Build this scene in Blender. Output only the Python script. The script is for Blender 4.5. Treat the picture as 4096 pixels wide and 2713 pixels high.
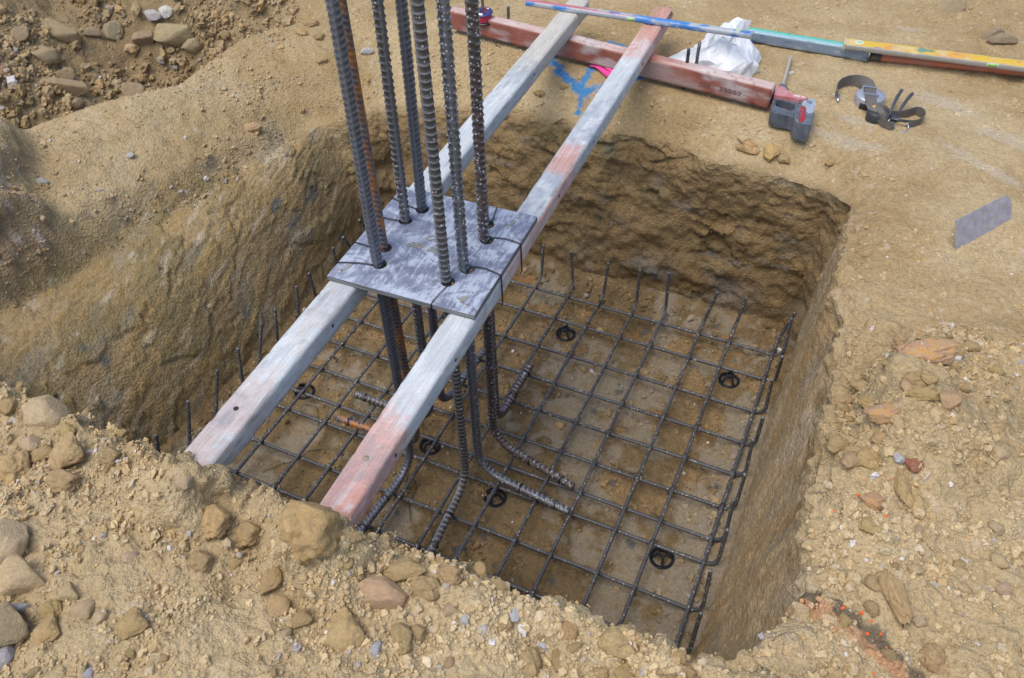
import bpy, bmesh, math, random
import numpy as np
from mathutils import Vector, Matrix

# ------------------------------------------------------------------ scene, camera, light
scene = bpy.context.scene
for o in list(bpy.data.objects):
    bpy.data.objects.remove(o, do_unlink=True)
COL = scene.collection
R3 = [[0.9065139965, 0.4208154671, -0.0338632063],
      [-0.2803655198, 0.6600427893, 0.6969495617],
      [0.3156383205, -0.6223004572, 0.7163201740]]
CAM = Vector((1.11859895, -1.12228768, 2.46017728))
cd = bpy.data.cameras.new('camera')
cam = bpy.data.objects.new('camera', cd)
COL.objects.link(cam)
cd.sensor_width = 36.0
cd.lens = 28.6365
cd.clip_start = 0.02
cd.clip_end = 500
cd.dof.use_dof = True
cd.dof.focus_distance = 2.15
cd.dof.aperture_fstop = 7.1
m = Matrix([[R3[0][0], R3[1][0], R3[2][0], CAM.x],
            [R3[0][1], R3[1][1], R3[2][1], CAM.y],
            [R3[0][2], R3[1][2], R3[2][2], CAM.z],
            [0, 0, 0, 1]])
cam.matrix_world = m
scene.camera = cam

SUN_EL, SUN_AZ = math.radians(68), math.radians(205)   # azimuth measured from +Y towards +X
world = bpy.data.worlds.new('World')
scene.world = world
world.use_nodes = True
wn = world.node_tree
bg = wn.nodes['Background']
sky = wn.nodes.new('ShaderNodeTexSky')
sky.sky_type = 'NISHITA'
sky.sun_disc = False
sky.sun_elevation = SUN_EL
sky.sun_rotation = SUN_AZ
sky.air_density = 1.0
sky.dust_density = 2.0
sky.ozone_density = 1.0
wn.links.new(sky.outputs[0], bg.inputs[0])
bg.inputs[1].default_value = 0.115
sd = bpy.data.lights.new('sun', 'SUN')
sd.energy = 1.35
sd.angle = math.radians(45)
sd.color = (1.0, 0.94, 0.83)
sun = bpy.data.objects.new('sun', sd)
COL.objects.link(sun)
dirv = Vector((math.sin(SUN_AZ) * math.cos(SUN_EL), math.cos(SUN_AZ) * math.cos(SUN_EL), math.sin(SUN_EL)))
sun.rotation_euler = dirv.to_track_quat('Z', 'Y').to_euler()
sun.location = (-2, -3, 8)
scene.view_settings.view_transform = 'Standard'
scene.view_settings.look = 'None'
scene.view_settings.exposure = 0.77
scene.view_settings.gamma = 1.0
scene.view_settings.use_curve_mapping = False
scene.render.engine = 'CYCLES'
scene.cycles.use_denoising = True
scene.cycles.max_bounces = 6

# ------------------------------------------------------------------ numpy noise
rng = np.random.default_rng(11)
rnd = random.Random(5)
TAB = rng.random((64, 64, 64)).astype(np.float32)
JIT = rng.random((32, 32, 32, 4)).astype(np.float32)


def vn(x, y, z):
    xi = np.floor(x).astype(np.int32); yi = np.floor(y).astype(np.int32); zi = np.floor(z).astype(np.int32)
    fx = x - xi; fy = y - yi; fz = z - zi
    fx = fx * fx * (3 - 2 * fx); fy = fy * fy * (3 - 2 * fy); fz = fz * fz * (3 - 2 * fz)
    x0 = xi & 63; x1 = (xi + 1) & 63; y0 = yi & 63; y1 = (yi + 1) & 63; z0 = zi & 63; z1 = (zi + 1) & 63
    a = TAB[x0, y0, z0] * (1 - fx) + TAB[x1, y0, z0] * fx
    b = TAB[x0, y1, z0] * (1 - fx) + TAB[x1, y1, z0] * fx
    c = TAB[x0, y0, z1] * (1 - fx) + TAB[x1, y0, z1] * fx
    d = TAB[x0, y1, z1] * (1 - fx) + TAB[x1, y1, z1] * fx
    return (a * (1 - fy) + b * fy) * (1 - fz) + (c * (1 - fy) + d * fy) * fz


def fbm(P, s, octv=4, off=0.0, gain=0.5):
    x = P[:, 0] * s + off; y = P[:, 1] * s + off * 1.7 + 3.1; z = P[:, 2] * s + off * .6 + 7.7
    r = 0; amp = 1; tot = 0
    for _ in range(octv):
        r = r + amp * vn(x, y, z); tot += amp
        x = x * 2.03 + 5.2; y = y * 2.03 + 1.3; z = z * 2.03 + 9.1; amp *= gain
    return r / tot - 0.5          # about -0.5 .. 0.5


def worley(P):
    """F1, F2 and a random number belonging to the nearest cell."""
    ci = np.floor(P).astype(np.int32)
    f1 = np.full(len(P), 9.0, np.float32); f2 = f1.copy(); cid = np.zeros(len(P), np.float32)
    fr = (P - ci).astype(np.float32)
    for dx in (-1, 0, 1):
        for dy in (-1, 0, 1):
            for dz in (-1, 0, 1):
                j = JIT[(ci[:, 0] + dx) & 31, (ci[:, 1] + dy) & 31, (ci[:, 2] + dz) & 31]
                d = (j[:, 0] + dx - fr[:, 0]) ** 2 + (j[:, 1] + dy - fr[:, 1]) ** 2 + (j[:, 2] + dz - fr[:, 2]) ** 2
                near = d < f1
                f2 = np.where(near, f1, np.minimum(f2, d))
                cid = np.where(near, j[:, 3], cid)
                f1 = np.where(near, d, f1)
    return np.sqrt(f1), np.sqrt(f2), cid


def sst(a, b, x):
    t = np.clip((x - a) / (b - a), 0, 1)
    return t * t * (3 - 2 * t)


def lerp(a, b, t):
    return a + (b - a) * t


def mixc(c, col, t):
    return c + (np.asarray(col, np.float32)[None, :] - c) * np.asarray(t)[:, None]


# ------------------------------------------------------------------ mesh / object helpers
def link(o, parent=None):
    COL.objects.link(o)
    if parent is not None:
        o.parent = parent
    return o


def tag(o, label=None, cat=None, group=None, kind=None):
    if label: o['label'] = label
    if cat: o['category'] = cat
    if group: o['group'] = group
    if kind: o['kind'] = kind
    return o


def empty(name, loc, label, cat, group=None, rot=(0, 0, 0)):
    o = bpy.data.objects.new(name, None)
    o.empty_display_size = 0.05
    o.location = loc
    o.rotation_euler = rot
    link(o)
    return tag(o, label, cat, group)


def mesh_np(name, V, F, mat, col=None, smooth=True):
    """mesh from numpy arrays; F is (n,3) or (n,4) or a list of such"""
    me = bpy.data.meshes.new(name)
    Fs = F if isinstance(F, list) else [F]
    n = sum(len(f) for f in Fs)
    idx = np.concatenate([f.ravel() for f in Fs]).astype(np.int32)
    tot = np.concatenate([np.full(len(f), f.shape[1]) for f in Fs]).astype(np.int32)
    st = np.concatenate([[0], np.cumsum(tot)[:-1]]).astype(np.int32)
    me.vertices.add(len(V)); me.loops.add(len(idx)); me.polygons.add(n)
    me.vertices.foreach_set('co', np.asarray(V, np.float32).ravel())
    me.loops.foreach_set('vertex_index', idx)
    me.polygons.foreach_set('loop_start', st)
    me.polygons.foreach_set('loop_total', tot)
    me.polygons.foreach_set('use_smooth', np.full(n, smooth))
    me.update(calc_edges=True)
    me.validate()
    if col is not None:
        a = me.attributes.new('Col', 'FLOAT_COLOR', 'POINT')
        c4 = np.ones((len(V), 4), np.float32); c4[:, :3] = col
        a.data.foreach_set('color', c4.ravel())
    me.materials.append(mat)
    return me


def obj_bm(name, bm, mat, parent=None, smooth=False, loc=None):
    me = bpy.data.meshes.new(name)
    bm.to_mesh(me); bm.free()
    for p in me.polygons:
        p.use_smooth = smooth
    if isinstance(mat, (list, tuple)):
        for mm in mat: me.materials.append(mm)
    elif mat: me.materials.append(mat)
    o = bpy.data.objects.new(name, me)
    if loc is not None: o.location = loc
    return link(o, parent)


def grid_faces(nr, nc, wrap=False):
    i = np.arange(nr - 1)[:, None]; j = np.arange(nc if wrap else nc - 1)[None, :]
    j2 = (j + 1) % nc
    a = i * nc + j; b = i * nc + j2; c = (i + 1) * nc + j2; d = (i + 1) * nc + j
    return np.stack([a, b, c, d], -1).reshape(-1, 4)


# ------------------------------------------------------------------ materials
def new_mat(name):
    mt = bpy.data.materials.new(name)
    mt.use_nodes = True
    nt = mt.node_tree
    b = nt.nodes['Principled BSDF']
    return mt, nt, b


class NT:
    def __init__(s, nt): s.nt = nt

    def n(s, t, **kw):
        nd = s.nt.nodes.new(t)
        for k, v in kw.items(): setattr(nd, k, v)
        return nd

    def lk(s, a, b): s.nt.links.new(a, b)

    def coord(s, kind='Object', scale=(1, 1, 1), rot=(0, 0, 0), loc=(0, 0, 0)):
        tc = s.n('ShaderNodeTexCoord'); mp = s.n('ShaderNodeMapping')
        mp.inputs['Scale'].default_value = scale; mp.inputs['Rotation'].default_value = rot
        mp.inputs['Location'].default_value = loc
        s.lk(tc.outputs[kind], mp.inputs[0])
        return mp.outputs[0]

    def noise(s, vec, scale, detail=4, rough=.55, dist=0):
        nd = s.n('ShaderNodeTexNoise')
        nd.inputs['Scale'].default_value = scale; nd.inputs['Detail'].default_value = detail
        nd.inputs['Roughness'].default_value = rough; nd.inputs['Distortion'].default_value = dist
        if vec is not None: s.lk(vec, nd.inputs['Vector'])
        return nd.outputs['Fac']

    def vor(s, vec, scale, feature='F1', out='Distance'):
        nd = s.n('ShaderNodeTexVoronoi', feature=feature)
        nd.inputs['Scale'].default_value = scale
        s.lk(vec, nd.inputs['Vector'])
        return nd.outputs[out]

    def ramp(s, fac, stops, interp='LINEAR'):
        r = s.n('ShaderNodeValToRGB'); cr = r.color_ramp; cr.interpolation = interp
        while len(cr.elements) > 1: cr.elements.remove(cr.elements[-1])
        for k, (p, c) in enumerate(stops):
            e = cr.elements[0] if k == 0 else cr.elements.new(p)
            e.position = p
            e.color = (c, c, c, 1) if isinstance(c, (int, float)) else (*c, 1)
        s.lk(fac, r.inputs[0])
        return r.outputs[0]

    def mix(s, fac, a, b, mode='MIX'):
        mx = s.n('ShaderNodeMix', data_type='RGBA', blend_type=mode)
        for sock, v in ((mx.inputs[0], fac), (mx.inputs[6], a), (mx.inputs[7], b)):
            if isinstance(v, (int, float)): sock.default_value = v
            elif isinstance(v, tuple): sock.default_value = (*v, 1)
            else: s.lk(v, sock)
        return mx.outputs[2]

    def math(s, op, a, b=0.0):
        md = s.n('ShaderNodeMath', operation=op)
        for sock, v in ((md.inputs[0], a), (md.inputs[1], b)):
            if isinstance(v, (int, float)): sock.default_value = v
            else: s.lk(v, sock)
        return md.outputs[0]

    def bump(s, h, strength, dist, nrm=None):
        b = s.n('ShaderNodeBump')
        b.inputs['Strength'].default_value = strength; b.inputs['Distance'].default_value = dist
        s.lk(h, b.inputs['Height'])
        if nrm is not None: s.lk(nrm, b.inputs['Normal'])
        return b.outputs[0]


def soil_material(name, bump=1.0, wall=False):
    mt, nt, b = new_mat(name); t = NT(nt)
    at = t.n('ShaderNodeAttribute', attribute_name='Col')
    v = t.coord('Object')
    n1 = t.noise(v, 70, 6, .65)
    n2 = t.noise(v, 300, 4, .6)
    vo = t.vor(v, 105); vo2 = t.vor(v, 240)
    f = t.ramp(n1, [(.25, .72), (.5, 1.0), (.78, 1.25)])
    c = t.mix(1.0, at.outputs['Color'], f, 'MULTIPLY')
    f2 = t.ramp(n2, [(.3, .8), (.55, 1.0), (.75, 1.3)])
    c = t.mix(.75, c, f2, 'MULTIPLY')
    # pale specks of chalky grit
    sp = t.vor(v, 95, 'F1', 'Distance'); spm = t.ramp(sp, [(.12, 1.0), (.2, 0.0)])
    rnd_ = t.vor(v, 95, 'F1', 'Color'); sm = t.ramp(rnd_, [(.70, 0.0), (.74, 1.0)])
    c = t.mix(t.math('MULTIPLY', t.math('MULTIPLY', spm, sm), .5), c, (.62, .54, .42))
    t.lk(c, b.inputs['Base Color'])
    b.inputs['Roughness'].default_value = .95
    b.inputs['Specular IOR Level'].default_value = .15
    h = t.math('ADD', t.math('MULTIPLY', n1, .55), t.math('MULTIPLY', n2, .08))
    h = t.math('ADD', h, t.math('MULTIPLY', vo, -.55))
    h = t.math('ADD', h, t.math('MULTIPLY', vo2, -.30))
    t.lk(t.bump(h, .8 * bump, .010), b.inputs['Normal'])
    return mt


def stone_material(name, rough=.93):
    mt, nt, b = new_mat(name); t = NT(nt)
    oi = t.n('ShaderNodeObjectInfo')
    v = t.coord('Object')
    n1 = t.noise(v, 4.0, 9, .68, .4); n2 = t.noise(v, 30, 6, .65); n3 = t.vor(v, 13)
    c = t.mix(1.0, oi.outputs['Color'], t.ramp(n1, [(.25, .68), (.5, 1.0), (.75, 1.22)]), 'MULTIPLY')
    c = t.mix(t.ramp(t.noise(v, 3.2, 3), [(.52, 0.0), (.66, .5)]), c, (.43, .315, .17))
    c = t.mix(.6, c, t.ramp(n2, [(.3, .75), (.7, 1.25)]), 'MULTIPLY')
    t.lk(c, b.inputs['Base Color'])
    b.inputs['Roughness'].default_value = rough
    b.inputs['Specular IOR Level'].default_value = .2
    h = t.math('ADD', n1, t.math('ADD', t.math('MULTIPLY', n2, .5), t.math('MULTIPLY', n3, -.3)))
    t.lk(t.bump(h, .8, .0065), b.inputs['Normal'])
    c = t.mix(t.ramp(t.noise(v, 19, 3, .6), [(.66, 0.0), (.72, .45)]), c, (.60, .52, .40))
    t.lk(c, b.inputs['Base Color'])
    return mt


def simple_mat(name, col, rough=.6, metal=0.0, var=.25, scale=40, bump=.15, dirt=0.0, dirtcol=(.32, .24, .15)):
    mt, nt, b = new_mat(name); t = NT(nt)
    v = t.coord('Object')
    n = t.noise(v, scale, 5, .6)
    c = t.mix(1.0, col, t.ramp(n, [(.25, 1 - var), (.75, 1 + var)]), 'MULTIPLY')
    if dirt:
        dn = t.noise(v, scale * .35, 6, .7)
        c = t.mix(t.ramp(dn, [(.5 - .2 * dirt, 0.0), (.75, dirt)]), c, dirtcol)
    t.lk(c, b.inputs['Base Color'])
    b.inputs['Roughness'].default_value = rough
    b.inputs['Metallic'].default_value = metal
    if bump: t.lk(t.bump(n, bump, .004), b.inputs['Normal'])
    return mt


M_SOIL = soil_material('dry_clay_soil')
M_WALL = soil_material('cut_clay', .8)
M_FLOOR = soil_material('damp_clay', .8)
M_STONE = stone_material('clay_stone')

# ------------------------------------------------------------------ terrain shape
PALE = (.50, .392, .232); TAN = (.405, .296, .156); TAN2 = (.32, .225, .110); BROWN = (.215, .143, .07)
OCHRE = (.36, .215, .075); GREY = (.23, .215, .185); BLUEGREY = (.135, .145, .15); OLIVE = (.22, .175, .085)


def edge_x(y):
    return -1.86 + np.clip(y - .5, -1.0, 1.6) * .33


def ground_z(x, y):
    z = np.full_like(x, .79)
    # bank on the left that leans down into the pit
    d = -.95 - x
    bank = .50 + .29 * sst(-.05, .80, d)
    wl = sst(-.92, -1.0, x) * (1 - sst(1.25, 1.7, y))
    z = lerp(z, bank, wl)
    # rounded far corner and far lip
    cx = np.exp(-(((x + .86) / .34) ** 2 + ((y - 1.56) / .30) ** 2))
    z = z - .20 * cx
    lip = (1 - sst(1.45, 1.93, y)) * sst(1.2, 1.4, y) * sst(-1.0, -.5, x) * (1 - sst(1.0, 1.2, x))
    z = z - .10 * lip
    # trench beyond the bank and the rubble slope behind it
    e = edge_x(y) - x + .05 * np.sin(y * 7)
    fade = 1 - sst(1.55, 2.1, y)
    z = z - .56 * sst(0, .20, e) * fade
    z = z + .95 * sst(.18, 1.7, e) * sst(.0, .4, e) * (1 - .55 * sst(1.2, 2.2, y))
    ls = -(x + 1.62) * .58 - (y - .45) * .81 + .03 * np.sin(x * 17)
    z = z + .17 * sst(-.02, .13, ls) * sst(-1.20, -1.42, x) * sst(-.45, -.1, y) * (1 - .7 * sst(-1.95, -2.4, x))
    # spoil bank in the foreground
    nm = 1 - sst(-.42, -.12, y)
    nm = np.maximum(nm * (1 - sst(1.15, 1.3, x)), 1 - sst(-.42, -.36, y))
    near = .905 + .02 * np.sin(x * 3.1 + 1) + .03 * (1 - sst(-.75, -.5, y))
    near = near + .105 * np.exp(-(((x - .345) / .10) ** 4 + ((y + .535) / .075) ** 4))
    near = near + .100 * np.exp(-(((x + .04) / .11) ** 4 + ((y + .535) / .075) ** 4))
    near = near - .10 * (1 - sst(-1.6, -.9, y))
    z = lerp(z, near, nm)
    # spoil heap on the right
    sdl = (x - 1.225) * .922 - (y - .33) * .387 + .03 * np.sin(y * 13)
    hp = sst(-.01, .08, sdl) * (1 - sst(.68, .93, y)) * sst(1.19, 1.27, x)
    z = z + .165 * hp * (.78 + .22 * np.sin(x * 9 + y * 4)) * (1 - .45 * sst(.10, .45, sdl)) * (1 - .6 * sst(1.9, 2.6, x))
    return z


# stations round the pit: bottom xy, rim xy, rim z, outward angle, depth of the fine ground, samples to the next
ST = [
    (-.84, -.50, -.84, -.47, .87, -105, .85, 260),
    (.10, -.52, .10, -.43, .885, -90, .80, 300),
    (1.00, -.52, 1.00, -.435, .885, -90, .80, 70),
    (1.07, -.46, 1.21, -.36, .87, -45, 1.0, 90),
    (1.085, -.30, 1.315, -.18, .83, -5, 1.0, 150),
    (1.10, .40, 1.265, .45, .79, 0, 1.0, 130),
    (1.11, 1.00, 1.185, 1.00, .76, 5, 1.0, 110),
    (1.125, 1.45, 1.165, 1.41, .74, 30, 1.8, 130),
    (1.09, 1.53, 1.08, 1.50, .71, 70, 2.1, 120),
    (.60, 1.53, .58, 1.58, .70, 90, 1.9, 170),
    (-.20, 1.53, -.20, 1.68, .69, 92, 1.6, 130),
    (-.82, 1.49, -.78, 1.62, .60, 112, 2.2, 230),
    (-.92, 1.38, -1.04, 1.42, .56, 158, 2.6, 180),
    (-.90, .75, -1.20, .75, .53, 178, 2.7, 130),
    (-.92, .20, -1.36, .17, .53, 184, 2.6, 110),
    (-.95, -.20, -1.42, -.22, .58, 192, 1.7, 80),
    (-.93, -.44, -1.12, -.50, .80, 228, 1.2, 70),
    (-.84, -.50, -.84, -.47, .87, 255, .85, 0),
]
TW, TG, TF = 92, 205, 14


def build_ring():
    cols = [[] for _ in range(7)]
    for a, b in zip(ST[:-1], ST[1:]):
        u = np.linspace(0, 1, a[7], endpoint=False)
        for k in range(7):
            cols[k].append(a[k] + (b[k] - a[k]) * u)
    S = np.stack([np.concatenate(c) for c in cols], 1)
    n = len(S)
    # soften the corners (periodic smoothing)
    ang = np.radians(S[:, 5]); cs = np.cos(ang); sn = np.sin(ang)
    P = np.column_stack([S[:, :5], cs, sn, S[:, 6]])
    k = np.hanning(41); k /= k.sum()
    for c in range(P.shape[1]):
        P[:, c] = np.convolve(np.concatenate([P[-20:, c], P[:, c], P[:20, c]]), k, 'valid')
    nn = np.hypot(P[:, 5], P[:, 6]); P[:, 5] /= nn; P[:, 6] /= nn
    # ragged rim
    Q = np.column_stack([P[:, 2], P[:, 3], np.zeros(n)])
    wob = (fbm(Q, 4.5, 4, 2.0) * .09 + fbm(Q, 16, 3, 5.0) * .035) * (1 - .62 * sst(1.0, 1.12, P[:, 2]))
    P[:, 2] += P[:, 5] * wob; P[:, 3] += P[:, 6] * wob
    bx, by, rx, ry, rz, ox, oy, dm = P.T
    rows = []
    zb = -.10
    w = np.linspace(0, 1, TW + 1)
    for t in w:
        c1 = .22 + .34 * sst(1.02, 1.12, rx) * sst(1.3, 1.0, ry)
        x1 = bx + (rx - bx) * c1; y1 = by + (ry - by) * c1; z1 = zb + (rz - zb) * (.86 - .18 * (c1 - .22) / .28)
        a = (1 - t) ** 2; b = 2 * t * (1 - t); c = t * t
        rows.append(np.stack([a * bx + b * x1 + c * rx, a * by + b * y1 + c * ry, a * zb + b * z1 + c * rz], -1))
    dd = np.concatenate([(np.arange(1, TG + 1) / TG) ** 1.12, 1 + (np.arange(1, TF + 1) / TF) ** 3 * 22])
    for j, t in enumerate(dd):
        d = dm * t
        x = rx + ox * d; y = ry + oy * d
        z = ground_z(x, y)
        z = lerp(rz, z, sst(0, lerp(.14, .055, sst(-.2, -.40, ry)), d))
        rows.append(np.stack([x, y, z], -1))
    return np.stack(rows, 0)            # (rows, n, 3)


def grid_normals(G):
    ds = np.roll(G, -1, 1) - np.roll(G, 1, 1)
    dt = np.gradient(G, axis=0)
    N = np.cross(ds, dt)
    N /= np.linalg.norm(N, axis=2, keepdims=True) + 1e-12
    return N


G = build_ring()
NR, NC = G.shape[:2]
Nn = grid_normals(G)
if Nn[NR // 2, :, 2].mean() < 0:
    Nn = -Nn
    FLIP = True
else:
    FLIP = False
P = G.reshape(-1, 3); Nf = Nn.reshape(-1, 3)
row = np.repeat(np.arange(NR), NC)
X, Y, Zz = P.T
wallw = 1 - sst(TW * .80, TW * 1.12, row.astype(float))         # 1 on the cut faces, 0 on the ground
leftw = sst(-.90, -1.02, X) * (1 - sst(1.15, 1.45, Y)) * (1 - sst(-2.1, -1.7, -X * 0 + 0)) if False else \
    sst(-.80, -.93, X) * (1 - sst(1.2, 1.5, Y)) * sst(-.42, -.30, Y)
scr = leftw * (1 - sst(.53, .70, Zz + .22 * fbm(P, 4, 3, 9.0)))  # scraped part of the left bank
farw = wallw * sst(1.25, 1.42, Y) * sst(-1.05, -.85, X)
rightw = wallw * sst(.95, 1.05, X) * (1 - sst(1.3, 1.45, Y))
nearz = (1 - sst(-.46, -.34, Y)) * (1 - wallw)
heapz = sst(1.20, 1.30, X) * (1 - sst(.75, 1.0, Y)) * (1 - wallw)
eL = edge_x(Y) - X
rubz = sst(.12, .35, eL) * sst(-.2, .2, Y) * (1 - wallw)
farz = np.clip(1 - nearz - heapz - rubz - wallw, 0, 1)
far_out = sst(1.0, 4.0, np.hypot(X - .2, Y - .6) - 2.2)

# ---- displacement along the surface normal
fine_amp = 1 - far_out
n_lo = fbm(P, 3.2, 4, 1.0); n_mid = fbm(P, 13, 4, 2.0); n_fi = fbm(P, 48, 3, 3.0)
lumpw = sst(-.02, .08, -(X + 1.62) * .58 - (Y - .45) * .81) * sst(-1.22, -1.40, X) * sst(-.45, -.1, Y) * sst(.60, .70, Zz)
loose = np.clip(nearz + heapz + .9 * rubz + .9 * lumpw, 0, 1)
D = n_lo * lerp(.030, .085, loose) + n_mid * lerp(.016, .054, loose) + n_fi * lerp(.009, .014, loose)
# clods baked into the loose spoil
f1, f2, cid = worley(P * 22 + n_mid[:, None] * 1.2)
D += loose * np.clip(.55 - f1, 0, 1) * .032 * sst(.35, .6, cid)
f1b, f2b, cidb = worley(P * 55 + n_fi[:, None])
D += np.clip(.5 - f1b, 0, 1) * lerp(.004, .012, loose) * sst(.4, .7, cidb) * fine_amp
# layered, flaking far wall
Pw = P * np.array([5.0, 5.0, 15.0]) + (fbm(P, 4, 3, 6.0) * 2.2)[:, None] * np.array([.6, .6, 1.2])
g1, g2, gid = worley(Pw)
Pw2 = P * np.array([13.0, 13.0, 40.0]) + (fbm(P, 9, 3, 8.0) * 2.0)[:, None]
h1, h2, hid = worley(Pw2)
led = sst(-.03, .18, fbm(P * np.array([1, 1, 2.0]), 4.2, 3, 71.0)) * sst(.74, .62, Zz)
D += farw * ((gid - .5) * .032 * led + (hid - .5) * .016 * (.25 + .75 * led) + n_mid * .03 + fbm(P, 6, 4, 4.0) * .055)
D += rightw * (fbm(P * np.array([1, 1, .22]), 17, 4, 74.0) * .020 + fbm(P * np.array([1, 1, .35]), 55, 3, 75.0) * .006 - n_mid * .008)
# bucket scrapes on the left bank: facets drawn out along the stroke
a1 = np.array([.30, .80, .52]); a1 /= np.linalg.norm(a1)
a3 = np.array([.80, -.10, .55]); a3 -= a1 * a1.dot(a3); a3 /= np.linalg.norm(a3)
a2 = np.cross(a3, a1)
U = P @ np.stack([a1, a2, a3], 1)
warp = fbm(P, 3.0, 3, 12.0)
Us = U * np.array([3.2, 8.5, 6.0]) + warp[:, None] * np.array([1.5, 3.0, 1.0]) + n_mid[:, None] * np.array([.5, .8, .6]) + n_fi[:, None] * .22
s1, s2, sid = worley(Us)
Us2 = U * np.array([5.0, 30.0, 14.0]) + warp[:, None] * 3
q1, q2, qid = worley(Us2)
streak = fbm(U * np.array([1.0, 9.0, 4.0]), 7, 4, 15.0)
stri = fbm(U * np.array([.8, 30.0, 14.0]), 4.5, 3, 16.0)
D += scr * ((sid - .5) * .013 + (qid - .5) * .005 + streak * .004 + stri * .006 - n_fi * .006 - n_mid * .015 - n_lo * .012)
D += leftw * (1 - scr) * (n_mid * .02)
lipw = np.exp(-((row - TW - 4) / 20.0) ** 2) * np.maximum(sst(-.25, -.40, Y), sst(1.05, 1.15, X) * sst(1.45, 1.2, Y))
D += lipw * (np.clip(fbm(P, 8, 4, 91.0) + .04, 0, 1) * .16 + np.clip(.55 - f1, 0, 1) * .03)
D *= fine_amp * sst(-.5, 3.0, row.astype(float)) + (1 - fine_amp) * .6
# let the timber ends bed into the spoil, keep the bearing line of the beams clear
for bx_ in (-.042, .327):
    keep = np.exp(-((X - bx_) / .075) ** 4) * sst(-.468, -.450, Y) * (1 - sst(-.30, -.25, Y))
    D = D * (1 - keep) - keep * np.clip(Zz - .872, 0, 1)
P = P + Nf * D[:, None]
# ground close to the cross timber is trodden flat
fl = np.exp(-((Y - (1.90 - .105 * X)) / .14) ** 4) * sst(-.85, -.75, X) * (1 - sst(.95, 1.2, X))
P[:, 2] = lerp(P[:, 2], .793 + n_fi * .006 - .02 * sst(1.84, 1.70, Y + .105 * X), fl * (1 - wallw))

# ---- surface colour (pigment, with shade darkened into the rubble trench)
c_lo = fbm(P, 2.6, 4, 21.0); c_mid = fbm(P, 11, 4, 22.0); c_hi = fbm(P, 40, 3, 23.0)
C = np.tile(np.array(TAN, np.float32), (len(P), 1))
C = mixc(C, PALE, sst(-.05, .22, c_lo + .5 * c_mid) * .75)
C = mixc(C, TAN2, sst(.02, .22, -c_lo + .6 * c_mid) * .7)
C = mixc(C, PALE, loose * .40)
C = mixc(C, (.46, .30, .13), sst(.10, .25, c_mid + .4 * c_hi) * .35)
C = mixc(C, (.56, .48, .37), sst(.20, .30, c_hi + .3 * c_mid) * .5)
C = mixc(C, (.25, .178, .095), rubz * .6 + .25 * rubz * sst(0, .2, c_mid))  # rubble zone colour lowered so the trench looks shadowed
# trodden pale smears on the right hand ground
for (gx, gy, ga, gb, gr) in ((1.07, 1.74, .16, .035, -.2), (1.39, 2.13, .14, .045, -.5), (1.11, 1.87, .10, .03, -.25), (1.19, 2.73, .06, .03, 0.0), (1.52, 1.75, .14, .03, -.6), (1.60, 1.95, .12, .04, -.5)):
    dx = X - gx; dy = Y - gy
    u = dx * math.cos(gr) + dy * math.sin(gr); v = -dx * math.sin(gr) + dy * math.cos(gr)
    C = mixc(C, (.48, .41, .31), .6 * np.clip(sst(1.25, .6, np.hypot(u / ga, v / gb) + c_mid * 1.6 + c_hi * .8), 0, 1))
# far wall pigments: ochre, grey and olive seams
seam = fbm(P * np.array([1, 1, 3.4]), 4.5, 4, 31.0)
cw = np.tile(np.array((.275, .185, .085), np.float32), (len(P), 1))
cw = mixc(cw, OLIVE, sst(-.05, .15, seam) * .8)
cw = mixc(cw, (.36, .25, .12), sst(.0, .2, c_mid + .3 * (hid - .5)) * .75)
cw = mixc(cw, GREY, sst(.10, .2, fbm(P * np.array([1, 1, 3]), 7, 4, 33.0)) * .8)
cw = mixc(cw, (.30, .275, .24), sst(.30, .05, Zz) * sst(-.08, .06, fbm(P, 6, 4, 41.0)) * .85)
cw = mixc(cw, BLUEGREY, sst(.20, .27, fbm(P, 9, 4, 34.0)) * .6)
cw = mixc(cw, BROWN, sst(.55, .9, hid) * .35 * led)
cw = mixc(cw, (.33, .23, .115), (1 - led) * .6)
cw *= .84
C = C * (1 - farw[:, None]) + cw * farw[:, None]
cr = np.tile(np.array((.45, .33, .185), np.float32), (len(P), 1))
cr = mixc(cr, OCHRE, sst(.0, .2, fbm(P * np.array([1, 1, .35]), 9, 4, 35.0)) * .5)
cr = mixc(cr, (.30, .26, .18), sst(.05, .2, fbm(P * np.array([1, 1, .25]), 14, 4, 36.0)) * .6)
cr = mixc(cr, (.52, .42, .31), sst(.05, .2, fbm(P * np.array([1, 1, .3]), 10, 4, 38.0)) * .4)
cr = mixc(cr, (.24, .15, .07), sst(.45, .7, Zz) * sst(.06, .2, fbm(P, 13, 4, 44.0)) * .7)
C = C * (1 - rightw[:, None]) + cr * rightw[:, None]
# scraped bank pigments follow the strokes
cl = np.tile(np.array((.37, .268, .134), np.float32), (len(P), 1))
cl = mixc(cl, (.235, .19, .095), sst(.40, .8, sid) * .7)
cl = mixc(cl, (.37, .28, .16), sst(.45, .15, sid) * .6)
cl = mixc(cl, (.42, .26, .09), sst(.03, .2, streak * .6 + stri * .6 + .25 * (qid - .5)) * .5)
cl = mixc(cl, (.20, .15, .08), sst(.02, .2, stri) * .6)
cl = mixc(cl, (.27, .25, .20), sst(.10, .24, fbm(U * np.array([1, 3.5, 2]), 3.2, 4, 51.0)) * .5)
cl = mixc(cl, BLUEGREY, sst(.20, .27, fbm(U * np.array([1, 2.5, 2]), 6.0, 4, 52.0)) * .75)
cl = mixc(cl, (.54, .46, .34), sst(.13, .22, fbm(U * np.array([.6, 6, 3]), 6.0, 4, 53.0)) * .55)
C = C * (1 - scr[:, None]) + cl * scr[:, None]
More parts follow.
